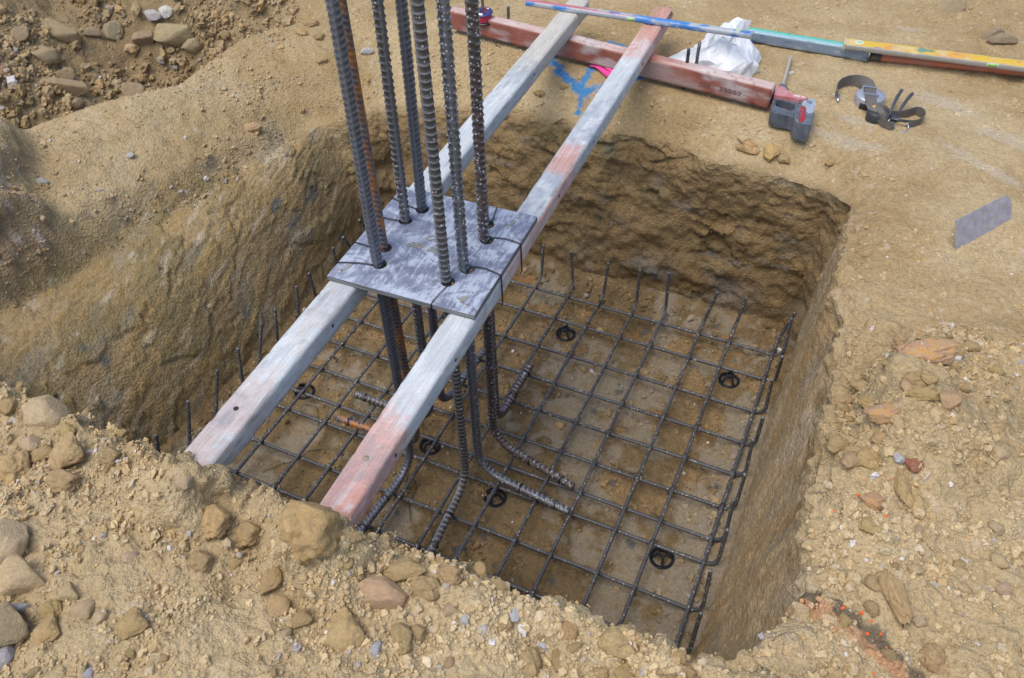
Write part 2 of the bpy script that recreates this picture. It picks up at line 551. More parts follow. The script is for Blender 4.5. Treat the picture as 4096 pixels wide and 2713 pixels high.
# upper-left lump is reddish and gritty
C = mixc(C, (.34, .235, .145), lumpw * sst(-.12, .12, c_mid + .5 * c_hi) * .8)
C = mixc(C, (.50, .43, .37), lumpw * sst(.12, .2, c_hi) * .6)


def seg_dist(pts):
    d = np.full(len(P), 9.0)
    for (ax, ay), (bx_, by_) in zip(pts[:-1], pts[1:]):
        vx, vy = bx_ - ax, by_ - ay
        t = np.clip(((X - ax) * vx + (Y - ay) * vy) / (vx * vx + vy * vy), 0, 1)
        d = np.minimum(d, np.hypot(X - ax - vx * t, Y - ay - vy * t))
    return d


# sprayed survey marks
BLUE = (.03, .23, .52)
blue = np.zeros(len(P))
for pts, wd in (([(-.175, 1.97), (-.165, 1.90), (-.09, 1.83), (-.015, 1.775), (.055, 1.745), (.14, 1.80), (.26, 1.92)], .019),
                ([(.02, 1.90), (.03, 1.83), (.03, 1.77)], .015), ([(.045, 1.75), (.05, 1.68)], .013),
                ([(.01, 2.15), (.10, 2.12)], .020)):
    blue = np.maximum(blue, sst(1.6, .35, seg_dist(pts) / wd + c_hi * 2.6 + c_mid * .5))
blue *= sst(-.16, .10, fbm(P, 130, 2, 77.0) + .35 * blue)
C = mixc(C, BLUE, blue * .9)
burn = sst(1.2, .5, seg_dist([(1.30, -.155), (1.36, -.165), (1.46, -.215), (1.60, -.27), (1.72, -.33)]) / .019 + c_hi * 3 + c_mid * 3.2)
C = mixc(C, (.05, .042, .04), burn * .7)
C = mixc(C, (.50, .14, .06), sst(1.6, .9, seg_dist([(1.31, -.185), (1.48, -.245), (1.72, -.35)]) / .016 + c_hi * 3) * .35 * (1 - burn))

Fq = grid_faces(NR, NC, True)
if not FLIP:
    pass
if FLIP:
    Fq = Fq[:, ::-1]
wall_rows = TW + 1
# split the ring into the cut walls and the ground outside
nfw = TW * NC
Vw = P[:(TW + 1) * NC]; Cw = C[:(TW + 1) * NC]
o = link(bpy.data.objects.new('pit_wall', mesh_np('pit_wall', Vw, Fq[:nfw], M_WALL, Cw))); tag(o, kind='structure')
Vg = P[TW * NC:]; Cg = C[TW * NC:]
o = link(bpy.data.objects.new('ground', mesh_np('ground', Vg, Fq[nfw:] - TW * NC, M_SOIL, Cg))); tag(o, kind='structure')

# pit floor
FXN, FYN = 330, 322
fx = np.linspace(-1.12, 1.22, FXN); fy = np.linspace(-.62, 1.66, FYN)
gx, gy = np.meshgrid(fx, fy)
PF = np.column_stack([gx.ravel(), gy.ravel(), np.full(gx.size, -.06)])
mud = fbm(PF, 3.6, 4, 61.0) + .35 * fbm(PF, 14, 4, 62.0) + .06 * sst(.0, 1.0, PF[:, 0])
mudm = sst(.05, .16, mud + .45 * fbm(PF, 26, 4, 72.0) + .25 * fbm(PF * np.array([1, .25, 1]), 12, 3, 73.0))
cr_lo = fbm(PF, 9, 4, 63.0); cr_hi = fbm(PF, 45, 3, 64.0)
k1, k2, kid = worley(PF * np.array([34, 34, 34.0]) + cr_lo[:, None])
k3, k4, kid2 = worley(PF * 80.0)
zf = fbm(PF, 2.5, 3, 65.0) * .02 + (1 - mudm) * (cr_lo * .034 + .006 + cr_hi * .020 + np.clip(.6 - k1, 0, 1) * .026 * sst(.3, .6, kid) + np.clip(.5 - k3, 0, 1) * .008) + mudm * fbm(PF * np.array([1, .3, 1]), 20, 3, 66.0) * .004
for cx_, cy_ in ((-.65, .46), (.21, 1.185), (.92, 1.20), (-.04, .425), (.29, .315), (.915, .325)):
    zf = lerp(zf, -.004, np.exp(-(np.hypot(PF[:, 0] - cx_, PF[:, 1] - cy_) / .062) ** 4))
edge = np.minimum.reduce([PF[:, 0] + .93, 1.10 - PF[:, 0], PF[:, 1] + .5, 1.52 - PF[:, 1]])
zf += .06 * sst(.16, -.02, edge + .05 * cr_lo)
PF[:, 2] += zf
cf = np.tile(np.array((.188, .134, .070), np.float32), (len(PF), 1))
cf = mixc(cf, (.25, .17, .085), sst(-.05, .18, cr_lo + .3 * cr_hi))
cf = mixc(cf, (.14, .095, .048), sst(.05, .2, fbm(PF, 6, 4, 67.0)) * .8)
cf = mixc(cf, (.30, .16, .06), sst(.20, .27, fbm(PF, 8, 4, 68.0)) * .45)
cf = mixc(cf, (.27, .232, .175), mudm * .78)
cf = mixc(cf, (.26, .19, .11), mudm * sst(.05, .2, fbm(PF, 25, 4, 69.0)) * .8)
cf = mixc(cf, (.07, .085, .10), sst(.25, .29, fbm(PF, 15, 3, 70.0)) * .7)
o = link(bpy.data.objects.new('pit_floor', mesh_np('pit_floor', PF, grid_faces(FYN, FXN), M_FLOOR, cf))); tag(o, kind='structure')

GV = Vg[:(TG + 1) * NC]          # the fine part of the ground
GX, GY, GZ = GV[:, 0], GV[:, 1], GV[:, 2]


def z_at(x, y, k=5):
    d = (GX - x) ** 2 + (GY - y) ** 2
    i = np.argpartition(d, k)[:k]
    return float(GZ[i].mean())


def zf_at(x, y):
    i = int(np.clip(round((x + 1.12) / 2.34 * (FXN - 1)), 0, FXN - 1)); j = int(np.clip(round((y + .62) / 2.28 * (FYN - 1)), 0, FYN - 1))
    return float(PF[j * FXN + i, 2])

# ------------------------------------------------------------------ object materials
def steel_mat(name, base, rust, speck, rust_cov=.5, speck_amt=0.0, axis_rust=False, rough=.42, metal=.55):
    mt, nt, b = new_mat(name); t = NT(nt)
    v = t.coord('Object')
    n = t.noise(v, 30, 5, .65); nf = t.noise(v, 220, 3, .6)
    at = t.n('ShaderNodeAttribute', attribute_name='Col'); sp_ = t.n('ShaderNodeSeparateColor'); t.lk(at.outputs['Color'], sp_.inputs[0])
    rib_highlight = t.math('MULTIPLY', sp_.outputs[0], at.outputs['Alpha'])
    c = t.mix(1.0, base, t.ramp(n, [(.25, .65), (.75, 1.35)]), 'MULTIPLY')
    c = t.mix(rib_highlight, t.mix(.38, c, (.015, .015, .018)), (.35, .375, .425))  # painted sky highlight on rib tops, painted shade in the valleys
    rn = t.noise(t.coord('Object', scale=(1, 1, .35)), 42, 5, .7)
    rm = t.ramp(rn, [(1 - rust_cov - .06, 0.0), (1 - rust_cov + .08, 1.0)])
    c = t.mix(t.math('MULTIPLY', rm, .9), c, t.mix(t.ramp(nf, [(.3, 0.0), (.7, 1.0)]), rust, tuple(x * .45 for x in rust)))
    if speck_amt:
        sv = t.vor(v, 130, 'F1', 'Distance'); sc_ = t.vor(v, 130, 'F1', 'Color')
        sm = t.math('MULTIPLY', t.ramp(sv, [(.25, 1.0), (.36, 0.0)]), t.ramp(sc_, [(1 - speck_amt, 0.0), (1 - speck_amt + .05, 1.0)]))
        big = t.ramp(t.noise(v, 38, 3, .55), [(.70, 0.0), (.74, 1.0)])
        c = t.mix(t.math('MAXIMUM', sm, big), c, speck)
        met = t.math('MULTIPLY', t.math('SUBTRACT', 1.0, t.math('MAXIMUM', sm, rm)), metal)
    else:
        met = t.math('MULTIPLY', t.math('SUBTRACT', 1.0, rm), metal)
    t.lk(c, b.inputs['Base Color']); t.lk(met, b.inputs['Metallic'])
    t.lk(t.ramp(n, [(.2, rough - .08), (.8, rough + .22)]), b.inputs['Roughness'])
    t.lk(t.bump(nf, .35, .001), b.inputs['Normal'])
    return mt


M_BAR_GREY = steel_mat('mill_scale_steel', (.145, .155, .19), (.30, .13, .05), (.6, .6, .6), .17, metal=.35, rough=.36)
M_BAR_ORANGE = steel_mat('rusted_steel', (.135, .14, .17), (.60, .22, .03), (.6, .6, .6), .49, metal=.3, rough=.38)
M_BAR_RUST = steel_mat('rust_flecked_steel', (.125, .115, .11), (.27, .11, .04), (.55, .56, .60), .36, .24, metal=.3, rough=.38)
M_BAR_SPECK = steel_mat('paint_flecked_steel', (.15, .16, .185), (.40, .15, .03), (.55, .57, .62), .34, .40, metal=.35, rough=.36)
M_BAR_BROWN = steel_mat('brown_steel', (.105, .082, .08), (.15, .09, .07), (.55, .57, .60), .45, .42, metal=.25, rough=.4)
M_MESH = steel_mat('mesh_steel', (.115, .12, .135), (.22, .12, .06), (.50, .46, .40), .32, .36, metal=.3, rough=.5)
M_WIRE = simple_mat('black_tie_wire', (.022, .022, .026), .45, .3, .2, 60, 0)
M_BLACKPL = simple_mat('black_plastic', (.014, .020, .032), .3, 0, .2, 60, .05, .12, (.16, .14, .11))


def col_mat(name, rough=.75, grain=(60, 6, 60), spec=.3, bump=.35, var=.14, scuff=None):
    """material for meshes that carry their pigment in the Col attribute"""
    mt, nt, b = new_mat(name); t = NT(nt)
    at = t.n('ShaderNodeAttribute', attribute_name='Col')
    n = t.noise(t.coord('Object', scale=grain), 1.0, 5, .65)
    n2 = t.noise(t.coord('Object'), 160, 4, .6)
    c = t.mix(1.0, at.outputs['Color'], t.ramp(n, [(.25, 1 - var), (.75, 1 + var)]), 'MULTIPLY')
    c = t.mix(.6, c, t.ramp(n2, [(.3, .82), (.7, 1.15)]), 'MULTIPLY')
    t.lk(c, b.inputs['Base Color'])
    b.inputs['Roughness'].default_value = rough
    b.inputs['Specular IOR Level'].default_value = spec
    t.lk(t.bump(t.math('ADD', n, t.math('MULTIPLY', n2, .5)), bump, .003), b.inputs['Normal'])
    return mt


M_TIMBER = col_mat('painted_timber', .82, (170, 9, 170), .25, .6, .22)
M_LEVEL = col_mat('paint_spattered_aluminium', .45, (40, 40, 40), .5, .1, .08)


# ------------------------------------------------------------------ shape helpers
def tube_np(pts, rad, seg=8, closed_ends=True, radf=None):
    """numpy tube along a polyline; radf(i, theta) gives the radius per ring"""
    pts = np.asarray(pts, float); n = len(pts)
    tg = np.gradient(pts, axis=0); tg /= np.linalg.norm(tg, axis=1, keepdims=True) + 1e-12
    u = np.cross(tg[0], [0.31, 0.2, .93] if abs(tg[0][2]) < .9 else [1, 0, 0]); u /= np.linalg.norm(u)
    th = np.linspace(0, 2 * math.pi, seg, endpoint=False)
    V = np.zeros((n, seg, 3))
    r = np.broadcast_to(np.asarray(rad, float), (n,))
    for i in range(n):
        u = u - tg[i] * u.dot(tg[i]); u /= np.linalg.norm(u)
        w = np.cross(tg[i], u)
        rr = r[i] if radf is None else radf[i]
        V[i] = pts[i] + (np.cos(th) * rr)[:, None] * u + (np.sin(th) * rr)[:, None] * w
    F = [grid_faces(n, seg, True)]
    V = V.reshape(-1, 3)
    if closed_ends:
        V = np.vstack([V, pts[:1], pts[-1:]])
        a = len(V) - 2; j = np.arange(seg); k = (j + 1) % seg
        F.append(np.stack([np.full(seg, a), k, j], 1))
        b0 = (n - 1) * seg
        F.append(np.stack([np.full(seg, a + 1), b0 + j, b0 + k], 1))
    return V, F


def resample(pts, ds):
    pts = np.asarray(pts, float)
    L = np.concatenate([[0], np.cumsum(np.linalg.norm(np.diff(pts, axis=0), axis=1))])
    m_ = max(2, int(L[-1] / ds) + 1)
    s = np.linspace(0, L[-1], m_)
    return np.stack([np.interp(s, L, pts[:, k]) for k in range(3)], 1), s


def fillet(p0, p1, p2, r, n=10):
    """polyline p0 - arc - p2 with a bend of radius r at p1"""
    p0, p1, p2 = map(lambda q: np.asarray(q, float), (p0, p1, p2))
    a = (p0 - p1); a /= np.linalg.norm(a); b = (p2 - p1); b /= np.linalg.norm(b)
    cosang = a.dot(b); half = math.acos(max(-1, min(1, cosang))) / 2
    d = r / math.tan(half)
    t0 = p1 + a * d; t1 = p1 + b * d
    c = p1 + (a + b) / np.linalg.norm(a + b) * (r / math.sin(half))
    out = [p0]
    v0 = t0 - c; v1 = t1 - c
    om = math.acos(max(-1, min(1, v0.dot(v1) / (np.linalg.norm(v0) * np.linalg.norm(v1)))))
    for k in range(n + 1):
        t = k / n
        out.append(c + (math.sin((1 - t) * om) * v0 + math.sin(t * om) * v1) / math.sin(om))
    out.append(p2)
    return np.array(out)


def rebar_mesh(name, path, R, pitch, h, mat, style=0, ds=.003, seg=14, phase=0.0):
    pts, s = resample(path, ds)
    th = np.linspace(0, 2 * math.pi, seg, endpoint=False)[None, :]
    ph = s[:, None] / pitch
    side = np.sin(th + phase)
    env = np.clip(np.abs(side) * 1.35, 0, 1) ** .7
    if style == 0 and True:        # crescent ribs leaning across the bar, two long ribs
        skew = np.where(side > 0, 1, -1) * (th + phase) * .42
        rib = np.clip(np.cos(2 * math.pi * (ph + skew)) - .35, 0, 1) / .65 * env
        lon = np.exp(-(side / .22) ** 2) * .75
    elif style == 1:      # ring ribs with paired long ribs
        rib = np.clip(np.cos(2 * math.pi * (ph + .08 * np.sin(th * 2))) - .5, 0, 1) / .5 * env
        lon = np.maximum(np.exp(-((side - .25) / .10) ** 2), np.exp(-((side + .25) / .10) ** 2)) * .8
    else:                 # thread-like ribs
        rib = np.clip(np.cos(2 * math.pi * (ph + th / (2 * math.pi))) - .2, 0, 1) / .8 * env
        lon = np.exp(-(side / .14) ** 2) * .3
    rad = R + h * np.maximum(rib, lon)
    V, F = tube_np(pts, R, seg, True, rad)
    hc = np.concatenate([(np.clip((rad - R) / h, 0, 1)** (2.4 if R > .01 else 1.6) * (1.0 if R > .01 else .28)).ravel(), [.9, .9]])  # rib height mask for the highlight painted on the ribs
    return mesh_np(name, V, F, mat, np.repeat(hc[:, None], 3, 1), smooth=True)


def wire_obj(name, pts, r, mat, parent=None, seg=5, ds=.006, smooth_path=True):
    pts = np.asarray(pts, float)
    if smooth_path and len(pts) > 2:
        q, _ = resample(pts, ds)
        k = np.ones(3) / 3
        for c in range(3):
            q[1:-1, c] = np.convolve(q[:, c], k, 'valid')
        pts = q
    V, F = tube_np(pts, r, seg)
    return link(bpy.data.objects.new(name, mesh_np(name, V, F, mat)), parent)


def join_np(parts):
    """join [(V, F-list)] into one V, F"""
    Vs, Fs, off = [], {}, 0
    for V, F in parts:
        for f in (F if isinstance(F, list) else [F]):
            Fs.setdefault(f.shape[1], []).append(f + off)
        Vs.append(V); off += len(V)
    return np.vstack(Vs), [np.concatenate(v) for v in Fs.values()]


def box_bm(bm, c, s, rot=None, bev=0.0):
    r = bmesh.ops.create_cube(bm, size=1.0)
    M = Matrix.Translation(c) @ (rot.to_4x4() if rot is not None else Matrix.Identity(4)) @ Matrix.Diagonal((*s, 1))
    bmesh.ops.transform(bm, matrix=M, verts=r['verts'])
    if bev:
        es = list({e for v in r['verts'] for e in v.link_edges})
        bmesh.ops.bevel(bm, geom=es, offset=bev, segments=2, affect='EDGES', profile=.6)
    return bm


def cyl_bm(bm, p0, p1, r0, r1=None, seg=20):
    r1 = r0 if r1 is None else r1
    p0, p1 = Vector(p0), Vector(p1)
    d = p1 - p0
    M = Matrix.Translation((p0 + p1) / 2) @ d.to_track_quat('Z', 'Y').to_matrix().to_4x4()
    bmesh.ops.create_cone(bm, cap_ends=True, segments=seg, radius1=r0, radius2=r1, depth=d.length, matrix=M)
    return bm


def lathe_bm(bm, prof, c=(0, 0, 0), seg=32):
    """closed profile [(r, z)] turned round z"""
    rings = []
    for r, z in prof:
        rings.append([bm.verts.new((c[0] + r * math.cos(2 * math.pi * k / seg), c[1] + r * math.sin(2 * math.pi * k / seg), c[2] + z)) for k in range(seg)])
    n = len(prof)
    for i in range(n):
        a, b = rings[i], rings[(i + 1) % n]
        for k in range(seg):
            k2 = (k + 1) % seg
            bm.faces.new((a[k], a[k2], b[k2], b[k]))
    bmesh.ops.recalc_face_normals(bm, faces=bm.faces)
    return bm


def slab_bm(loops, z0, z1, bev=.003, seg=2):
    """flat shape (outer loop, then holes) raised from z0 to z1 with rounded edges"""
    bm = bmesh.new(); es = []
    for lp in loops:
        vs = [bm.verts.new((x, y, z1)) for x, y in lp]
        for i in range(len(vs)):
            es.append(bm.edges.new((vs[i], vs[(i + 1) % len(vs)])))
    bmesh.ops.triangle_fill(bm, use_beauty=True, use_dissolve=False, edges=es)
    bmesh.ops.recalc_face_normals(bm, faces=bm.faces)
    top = list(bm.faces)
    r = bmesh.ops.extrude_face_region(bm, geom=top)
    vs = [g for g in r['geom'] if isinstance(g, bmesh.types.BMVert)]
    bmesh.ops.translate(bm, verts=vs, vec=(0, 0, z0 - z1))
    bmesh.ops.recalc_face_normals(bm, faces=bm.faces)
    if bev:
        ed = [e for e in bm.edges if len(e.link_faces) == 2 and e.calc_face_angle(0) > .9 and abs(e.verts[0].co.z - e.verts[1].co.z) < 1e-6]
        bmesh.ops.bevel(bm, geom=ed, offset=bev, segments=seg, affect='EDGES', profile=.6, clamp_overlap=True)
    return bm


def circle(cx, cy, r, n=20):
    return [(cx + r * math.cos(2 * math.pi * k / n), cy + r * math.sin(2 * math.pi * k / n)) for k in range(n)]


def smooth_loop(pts, n=2):
    for _ in range(n):
        out = []
        for a, b in zip(pts, pts[1:] + pts[:1]):
            out.append((a[0] * .8 + b[0] * .2, a[1] * .8 + b[1] * .2))
            out.append((a[0] * .2 + b[0] * .8, a[1] * .2 + b[1] * .8))
        pts = out
    return pts


def lumber_np(L, w, h, cell=.008, rnd_edge=.004, splinter=0.0, seed=0, wob=.0012):
    """a length of timber along +Y, x and z centred, with worn edges; returns V, F"""
    nx = max(2, int(w / cell)); nz = max(2, int(h / cell)); ny = int(L / cell / 1.25)
    loop = []
    for i in range(nx): loop.append((-w / 2 + w * i / nx, -h / 2))
    for i in range(nz): loop.append((w / 2, -h / 2 + h * i / nz))
    for i in range(nx): loop.append((w / 2 - w * i / nx, h / 2))
    for i in range(nz): loop.append((-w / 2, h / 2 - h * i / nz))
    loop = np.array(loop)
    c = np.abs(loop[:, 0]) > w / 2 - 1e-6; d = np.abs(loop[:, 1]) > h / 2 - 1e-6
    corner = c & d
    loop[corner] *= np.array([(w / 2 - rnd_edge * .6) / (w / 2), (h / 2 - rnd_edge * .6) / (h / 2)])
    n = len(loop)
    y = np.linspace(0, L, ny)
    V = np.zeros((ny, n, 3))
    V[:, :, 0] = loop[:, 0]; V[:, :, 2] = loop[:, 1]; V[:, :, 1] = y[:, None]
    Vf = V.reshape(-1, 3)
    Q = Vf * np.array([60, 3.0, 60]) * .5 + seed * 3.3
    Vf[:, 0] += fbm(Q, 1, 3, seed) * wob * 2; Vf[:, 2] += fbm(Q, 1, 3, seed + 5) * wob * 2
    edgev = np.tile(corner, ny)
    ch = fbm(Vf, 26, 3, seed + 9)
    nick = edgev * sst(.1, .3, ch) * .004
    Vf[:, 0] -= np.sign(Vf[:, 0]) * nick; Vf[:, 2] -= np.sign(Vf[:, 2]) * nick
    if splinter:
        e = sst(L - .26, L, Vf[:, 1])
        sp = fbm(np.column_stack([Vf[:, 0], Vf[:, 1] * .06, Vf[:, 2]]), 95, 2, seed + 2)
        Vf[:, 1] += e * sp * splinter
        gouge = sst(L - .26, L - .05, Vf[:, 1]) * sst(.02, .2, sp) * .012
        Vf[:, 2] -= gouge * (Vf[:, 2] > 0); Vf[:, 0] -= gouge * (Vf[:, 0] > w * .3)
    F = [grid_faces(ny, n, True)[:, ::-1]]
    V2 = np.vstack([Vf, [[0, -0.0005, 0]], [[0, L + .0005, 0]]])
    a = len(V2) - 2; j = np.arange(n); k = (j + 1) % n
    F.append(np.stack([np.full(n, a), j, k], 1)); b0 = (ny - 1) * n
    F.append(np.stack([np.full(n, a + 1), b0 + k, b0 + j], 1))
    return V2, F


# ------------------------------------------------------------------ bottom reinforcing mat
XS = [-.765, -.610, -.439, -.303, -.151, 0.0, .155, .297, .449, .580, .745, .873, 1.050]
YS = [1.352, 1.204, 1.024, .861, .710, .558, .421, .327, .151, 0.0, -.15, -.30]
FT = {5: (.000, .185), 6: (.130, .19), 7: (.302, .18), 8: (.443, .19), 9: (.567, .215), 10: (.775, .18), 11: (.892, .19), 12: (1.088, .18)}
LT = {0: 1.26, 1: 1.125, 2: 1.045, 3: .86, 4: .77, 5: .62, 6: .53, 7: .38, 8: .255, 9: .09, 10: -.08, 11: -.24}
RT = {0: 1.385, 1: 1.168, 2: 1.037, 3: .849, 4: .74, 5: .589, 6: .475, 7: .36, 8: .201, 9: .058, 10: -.077, 11: -.23}
mat_root = empty('reinforcing_mat', (0.13, .53, -.05), 'tied grid of thin dark steel bars with upturned ends across the pit floor', 'reinforcing mesh')
inv = Vector((-.13, -.53, .05))
RB = .0064


def mat_bar(path):
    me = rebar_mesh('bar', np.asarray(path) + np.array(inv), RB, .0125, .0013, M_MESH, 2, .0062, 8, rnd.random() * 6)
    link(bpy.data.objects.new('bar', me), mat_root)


for i, x in enumerate(XS):
    tx, tz = FT.get(i, (x + .01, .19))
    z = .009
    a = fillet((x, .4, z), (x, 1.405, z), (tx, 1.432, tz), .05, 8)
    b = fillet((x, .4, z), (x, -.385, z), (x - .01, -.41, .16), .05, 8)
    # a little wander, as in hand-tied bars
    path = np.vstack([b[::-1], a[1:]])
    mat_bar(path)
for j, y in enumerate(YS):
    z = -.0065
    a = fillet((.1, y, z), (1.092, y + .006, z), (1.082 + .01 * (j % 2), RT[j], .188), .045, 8)
    b = fillet((.1, y, z), (-.835, y - .004, z), (-.842, LT[j], .198), .045, 8)
    mat_bar(np.vstack([b[::-1], a[1:]]))
parts = []
for i, x in enumerate(XS):
    for j, y in enumerate(YS):
        if rnd.random() < .62:
            s_ = rnd.choice((-1, 1)); c0 = np.array([x, y, .002]) + np.array(inv)
            k = np.linspace(0, 2 * math.pi, 11)
            p = np.stack([np.cos(k) * .0125 - np.sin(k) * .0035 * s_, np.cos(k) * .0125 * s_ + np.sin(k) * .0035, np.sin(k) * .018], 1) + c0
            parts.append(tube_np(p, .0010, 4, False))
            q = np.array([[.009, 0, .016], [.014, .004 * s_, .020], [.020, .012 * s_, .019]]) + c0
            parts.append(tube_np(q, .0012, 4))
V, F = join_np(parts)
tag(link(bpy.data.objects.new('tie_wire', mesh_np('tie_wire', V, F, M_WIRE)), mat_root), kind='stuff')

# loose ends of tie wire lying on the floor
lw = [([(-.60, .40), (-.55, .405), (-.52, .37), (-.49, .33)], 'short black wire offcut beside the leftmost bar chair on the pit floor'),
      ([(-.40, .235), (-.46, .21), (-.47, .16), (-.52, .11), (-.56, .06)], 'long kinked black wire offcut under the left timber beam, lying on grey mud'),
      ([(.62, .62), (.67, .60), (.72, .61), (.74, .66)], 'thin curled wire on the mud in the middle right of the pit floor'),
      ([(.78, .50), (.84, .47), (.90, .46), (.95, .44)], 'thin wavy wire on pale mud beside the right row of bars'),
      ([(-.02, .26), (.02, .22), (.02, .16), (.06, .10)], 'loose black wire between the bent bars and the near bank'),
      ([(.36, .02), (.30, .06), (.27, .12), (.26, .17), (.30, .20)], 'looped wire offcut in front of the pair of bent bars near the spoil bank')]
for pts, lab in lw:
    p3 = [(x, y, zf_at(x, y) + .004 + .004 * (k % 2)) for k, (x, y) in enumerate(pts)]
    o = wire_obj('wire_offcut', p3, .0011, M_WIRE)
    tag(o, lab, 'wire', 'loose wire offcuts on the pit floor')

# ------------------------------------------------------------------ bar chairs
def chair_parts():
    out = []
    bm = bmesh.new()
    lathe_bm(bm, [(.031, 0), (.042, 0), (.0435, .003), (.042, .008), (.0405, .008), (.0395, .005), (.032, .005)], seg=40)
    out.append(('base_ring', bm))
    bm = bmesh.new()
    lathe_bm(bm, [(.0105, .026), (.0145, .026), (.0155, .034), (.0150, .042), (.0115, .042), (.0115, .034)], seg=24)
    for k in range(2):
        box_bm(bm, Vector(((-1) ** k * .0125, 0, .0455)), (.004, .010, .010), None, .001)
    out.append(('bar_seat', bm))
    for k in range(4):
        a = math.pi / 2 * k + .5
        bm = bmesh.new()
        p0 = Vector((.0350 * math.cos(a), .0350 * math.sin(a), .004)); p1 = Vector((.0135 * math.cos(a), .0135 * math.sin(a), .035))
        d = p1 - p0
        rot = Matrix((Vector((-math.sin(a), math.cos(a), 0)), d.normalized().cross(Vector((-math.sin(a), math.cos(a), 0))), d.normalized())).transposed()
        box_bm(bm, (p0 + p1) / 2, (.009, .004, d.length), rot, .0008)
        out.append(('leg', bm))
    return out


CH = [(-.65, .46, 'black plastic bar chair under the left timber beam, farthest left of the wheels'),
      (.21, 1.185, 'black plastic bar chair near the far wall, behind the steel plate'),
      (.92, 1.20, 'black plastic bar chair in the far right corner of the mesh'),
      (-.04, .425, 'black plastic bar chair just right of the right timber beam, among the starter bars'),
      (.29, .315, 'black plastic bar chair below the two bars that bend to the right'),
      (.915, .325, 'black plastic bar chair on grey mud in the near right part of the mesh')]
first = None
for k, (x, y, lab) in enumerate(CH):
    r = empty('bar_chair', (x, y, zf_at(x, y) + .001), lab, 'bar chair', 'round black bar chairs under the mesh', (rnd.uniform(-.04, .04), rnd.uniform(-.04, .04), rnd.uniform(0, 3)))
    if first is None:
        first = [obj_bm(nm, bm, M_BLACKPL, r, True) for nm, bm in chair_parts()]
    else:
        for c0 in first:
            c = c0.copy(); link(c, r)

# ------------------------------------------------------------------ timber beams
GREYPAINT = np.array((.50, .53, .555), np.float32)
def beam(name, x0, y0, x1, y1, zt, w, h, label, seed, splinter, paint):
    L = math.hypot(x1 - x0, y1 - y0)
    V, F = lumber_np(L, w, h, .0085, .004, splinter, seed)
    P_ = V
    Q = np.column_stack([V[:, 0], V[:, 1] * .22, V[:, 2]])
    lo = fbm(V * np.array([1, .7, 1]), 5.5, 4, seed + 40); st = fbm(Q, 42, 4, seed + 41); hi = fbm(V, 60, 3, seed + 42)
    c = paint(V, lo, st, hi)
    root = empty(name, (x0, y0, zt - h / 2), label, 'timber beam', 'grey painted beams carrying the steel template', (0, 0, math.atan2(-(x1 - x0), y1 - y0)))
    link(bpy.data.objects.new('timber', mesh_np('timber', V, F, M_TIMBER, c)), root)
    return root, L


def paint_left(V, lo, st, hi, seed_=3):
    c = np.tile(GREYPAINT, (len(V), 1))
    c = mixc(c, (.33, .38, .45), sst(0, .12, lo + .35 * hi) * .55)
    c = mixc(c, (.64, .65, .65), sst(.08, .16, fbm(V, 24, 4, seed_ + 60)) * .55)
    c = mixc(c, (.22, .22, .24), sst(.22, .27, fbm(V * np.array([1, .12, 1]), 120, 3, seed_ + 61)) * .5)
    c = mixc(c, (.56, .38, .31), sst(1.0, .1, V[:, 1]) * sst(-.02, .03, lo + .5 * st + .3 * hi) * .5)
    c = mixc(c, (.24, .25, .29), sst(.15, .25, lo + .4 * hi) * .55)
    c = mixc(c, (.60, .61, .60), sst(.05, .2, st) * .45)
    c = mixc(c, (.50, .42, .30), sst(1.9, 2.2, V[:, 1]) * .5)
    c = mixc(c, (.20, .19, .18), (V[:, 0] > .038) * sst(.17, .25, st) * .5)
    c = mixc(c, (.46, .40, .30), sst(.24, .3, hi + .5 * lo) * .6)
    return c


def paint_right(V, lo, st, hi, seed_=7):
    c = np.tile(GREYPAINT, (len(V), 1))
    c = mixc(c, (.33, .38, .45), sst(0, .12, lo + .35 * hi) * .55)
    c = mixc(c, (.64, .65, .65), sst(.08, .16, fbm(V, 24, 4, seed_ + 60)) * .55)
    c = mixc(c, (.22, .22, .24), sst(.22, .27, fbm(V * np.array([1, .12, 1]), 120, 3, seed_ + 61)) * .5)
    red = sst(.62, .05, V[:, 1]) + np.exp(-((V[:, 1] - 1.53) / .085) ** 4) * .7 * (V[:, 2] > .03) + sst(2.1, 2.35, V[:, 1]) * .9
    red = red + .45 * (V[:, 0] > .035) * sst(.55, .3, np.abs(V[:, 1] - 1.1))
    rr = np.clip(red, 0, 1)
    c = mixc(c, (.60, .40, .35), sst(.2, .5, rr + lo * 1.6 + hi * .5) * sst(0, .35, rr) * .6)
    c = mixc(c, (.56, .225, .155), rr * sst(-.03, .02, lo * .8 + .55 * st + .35 * hi) * .7)
    c = mixc(c, (.58, .60, .62), sst(.08, .2, st) * .5)
    c = mixc(c, (.25, .26, .29), sst(.18, .27, lo + .4 * hi) * .4)
    c = mixc(c, (.44, .26, .16), sst(2.38, 2.55, V[:, 1]) * sst(-.02, .12, st) * .8)
    return c


bl, _ = beam('timber_beam', -.038, -.545, -.128, 2.13, .967, .087, .064,
             'left pale grey timber beam running from the near spoil bank under the plate', 3, 0.0, paint_left)
br, _ = beam('timber_beam', .328, -.545, .232, 2.19, .967, .081, .064,
             'right timber beam with pink stained near end and a splintered far end', 7, .10, paint_right)
M_HOLE = simple_mat('dark_hole', (.03, .025, .022), .9, 0, .2, 40, 0)
M_RIM = simple_mat('worn_wood', (.34, .27, .20), .85, 0, .2, 80, .2)


def screw_hole(par, x, y, z, nx, nz, r=.007, mat_=None):
    bm = bmesh.new()
    n = Vector((nx, 0, nz))
    c = Vector((x, y, z))
    cyl_bm(bm, c - n * .004, c + n * .0008, r, r, 14)
    obj_bm('bolt_hole', bm, mat_ or M_HOLE, par, True)


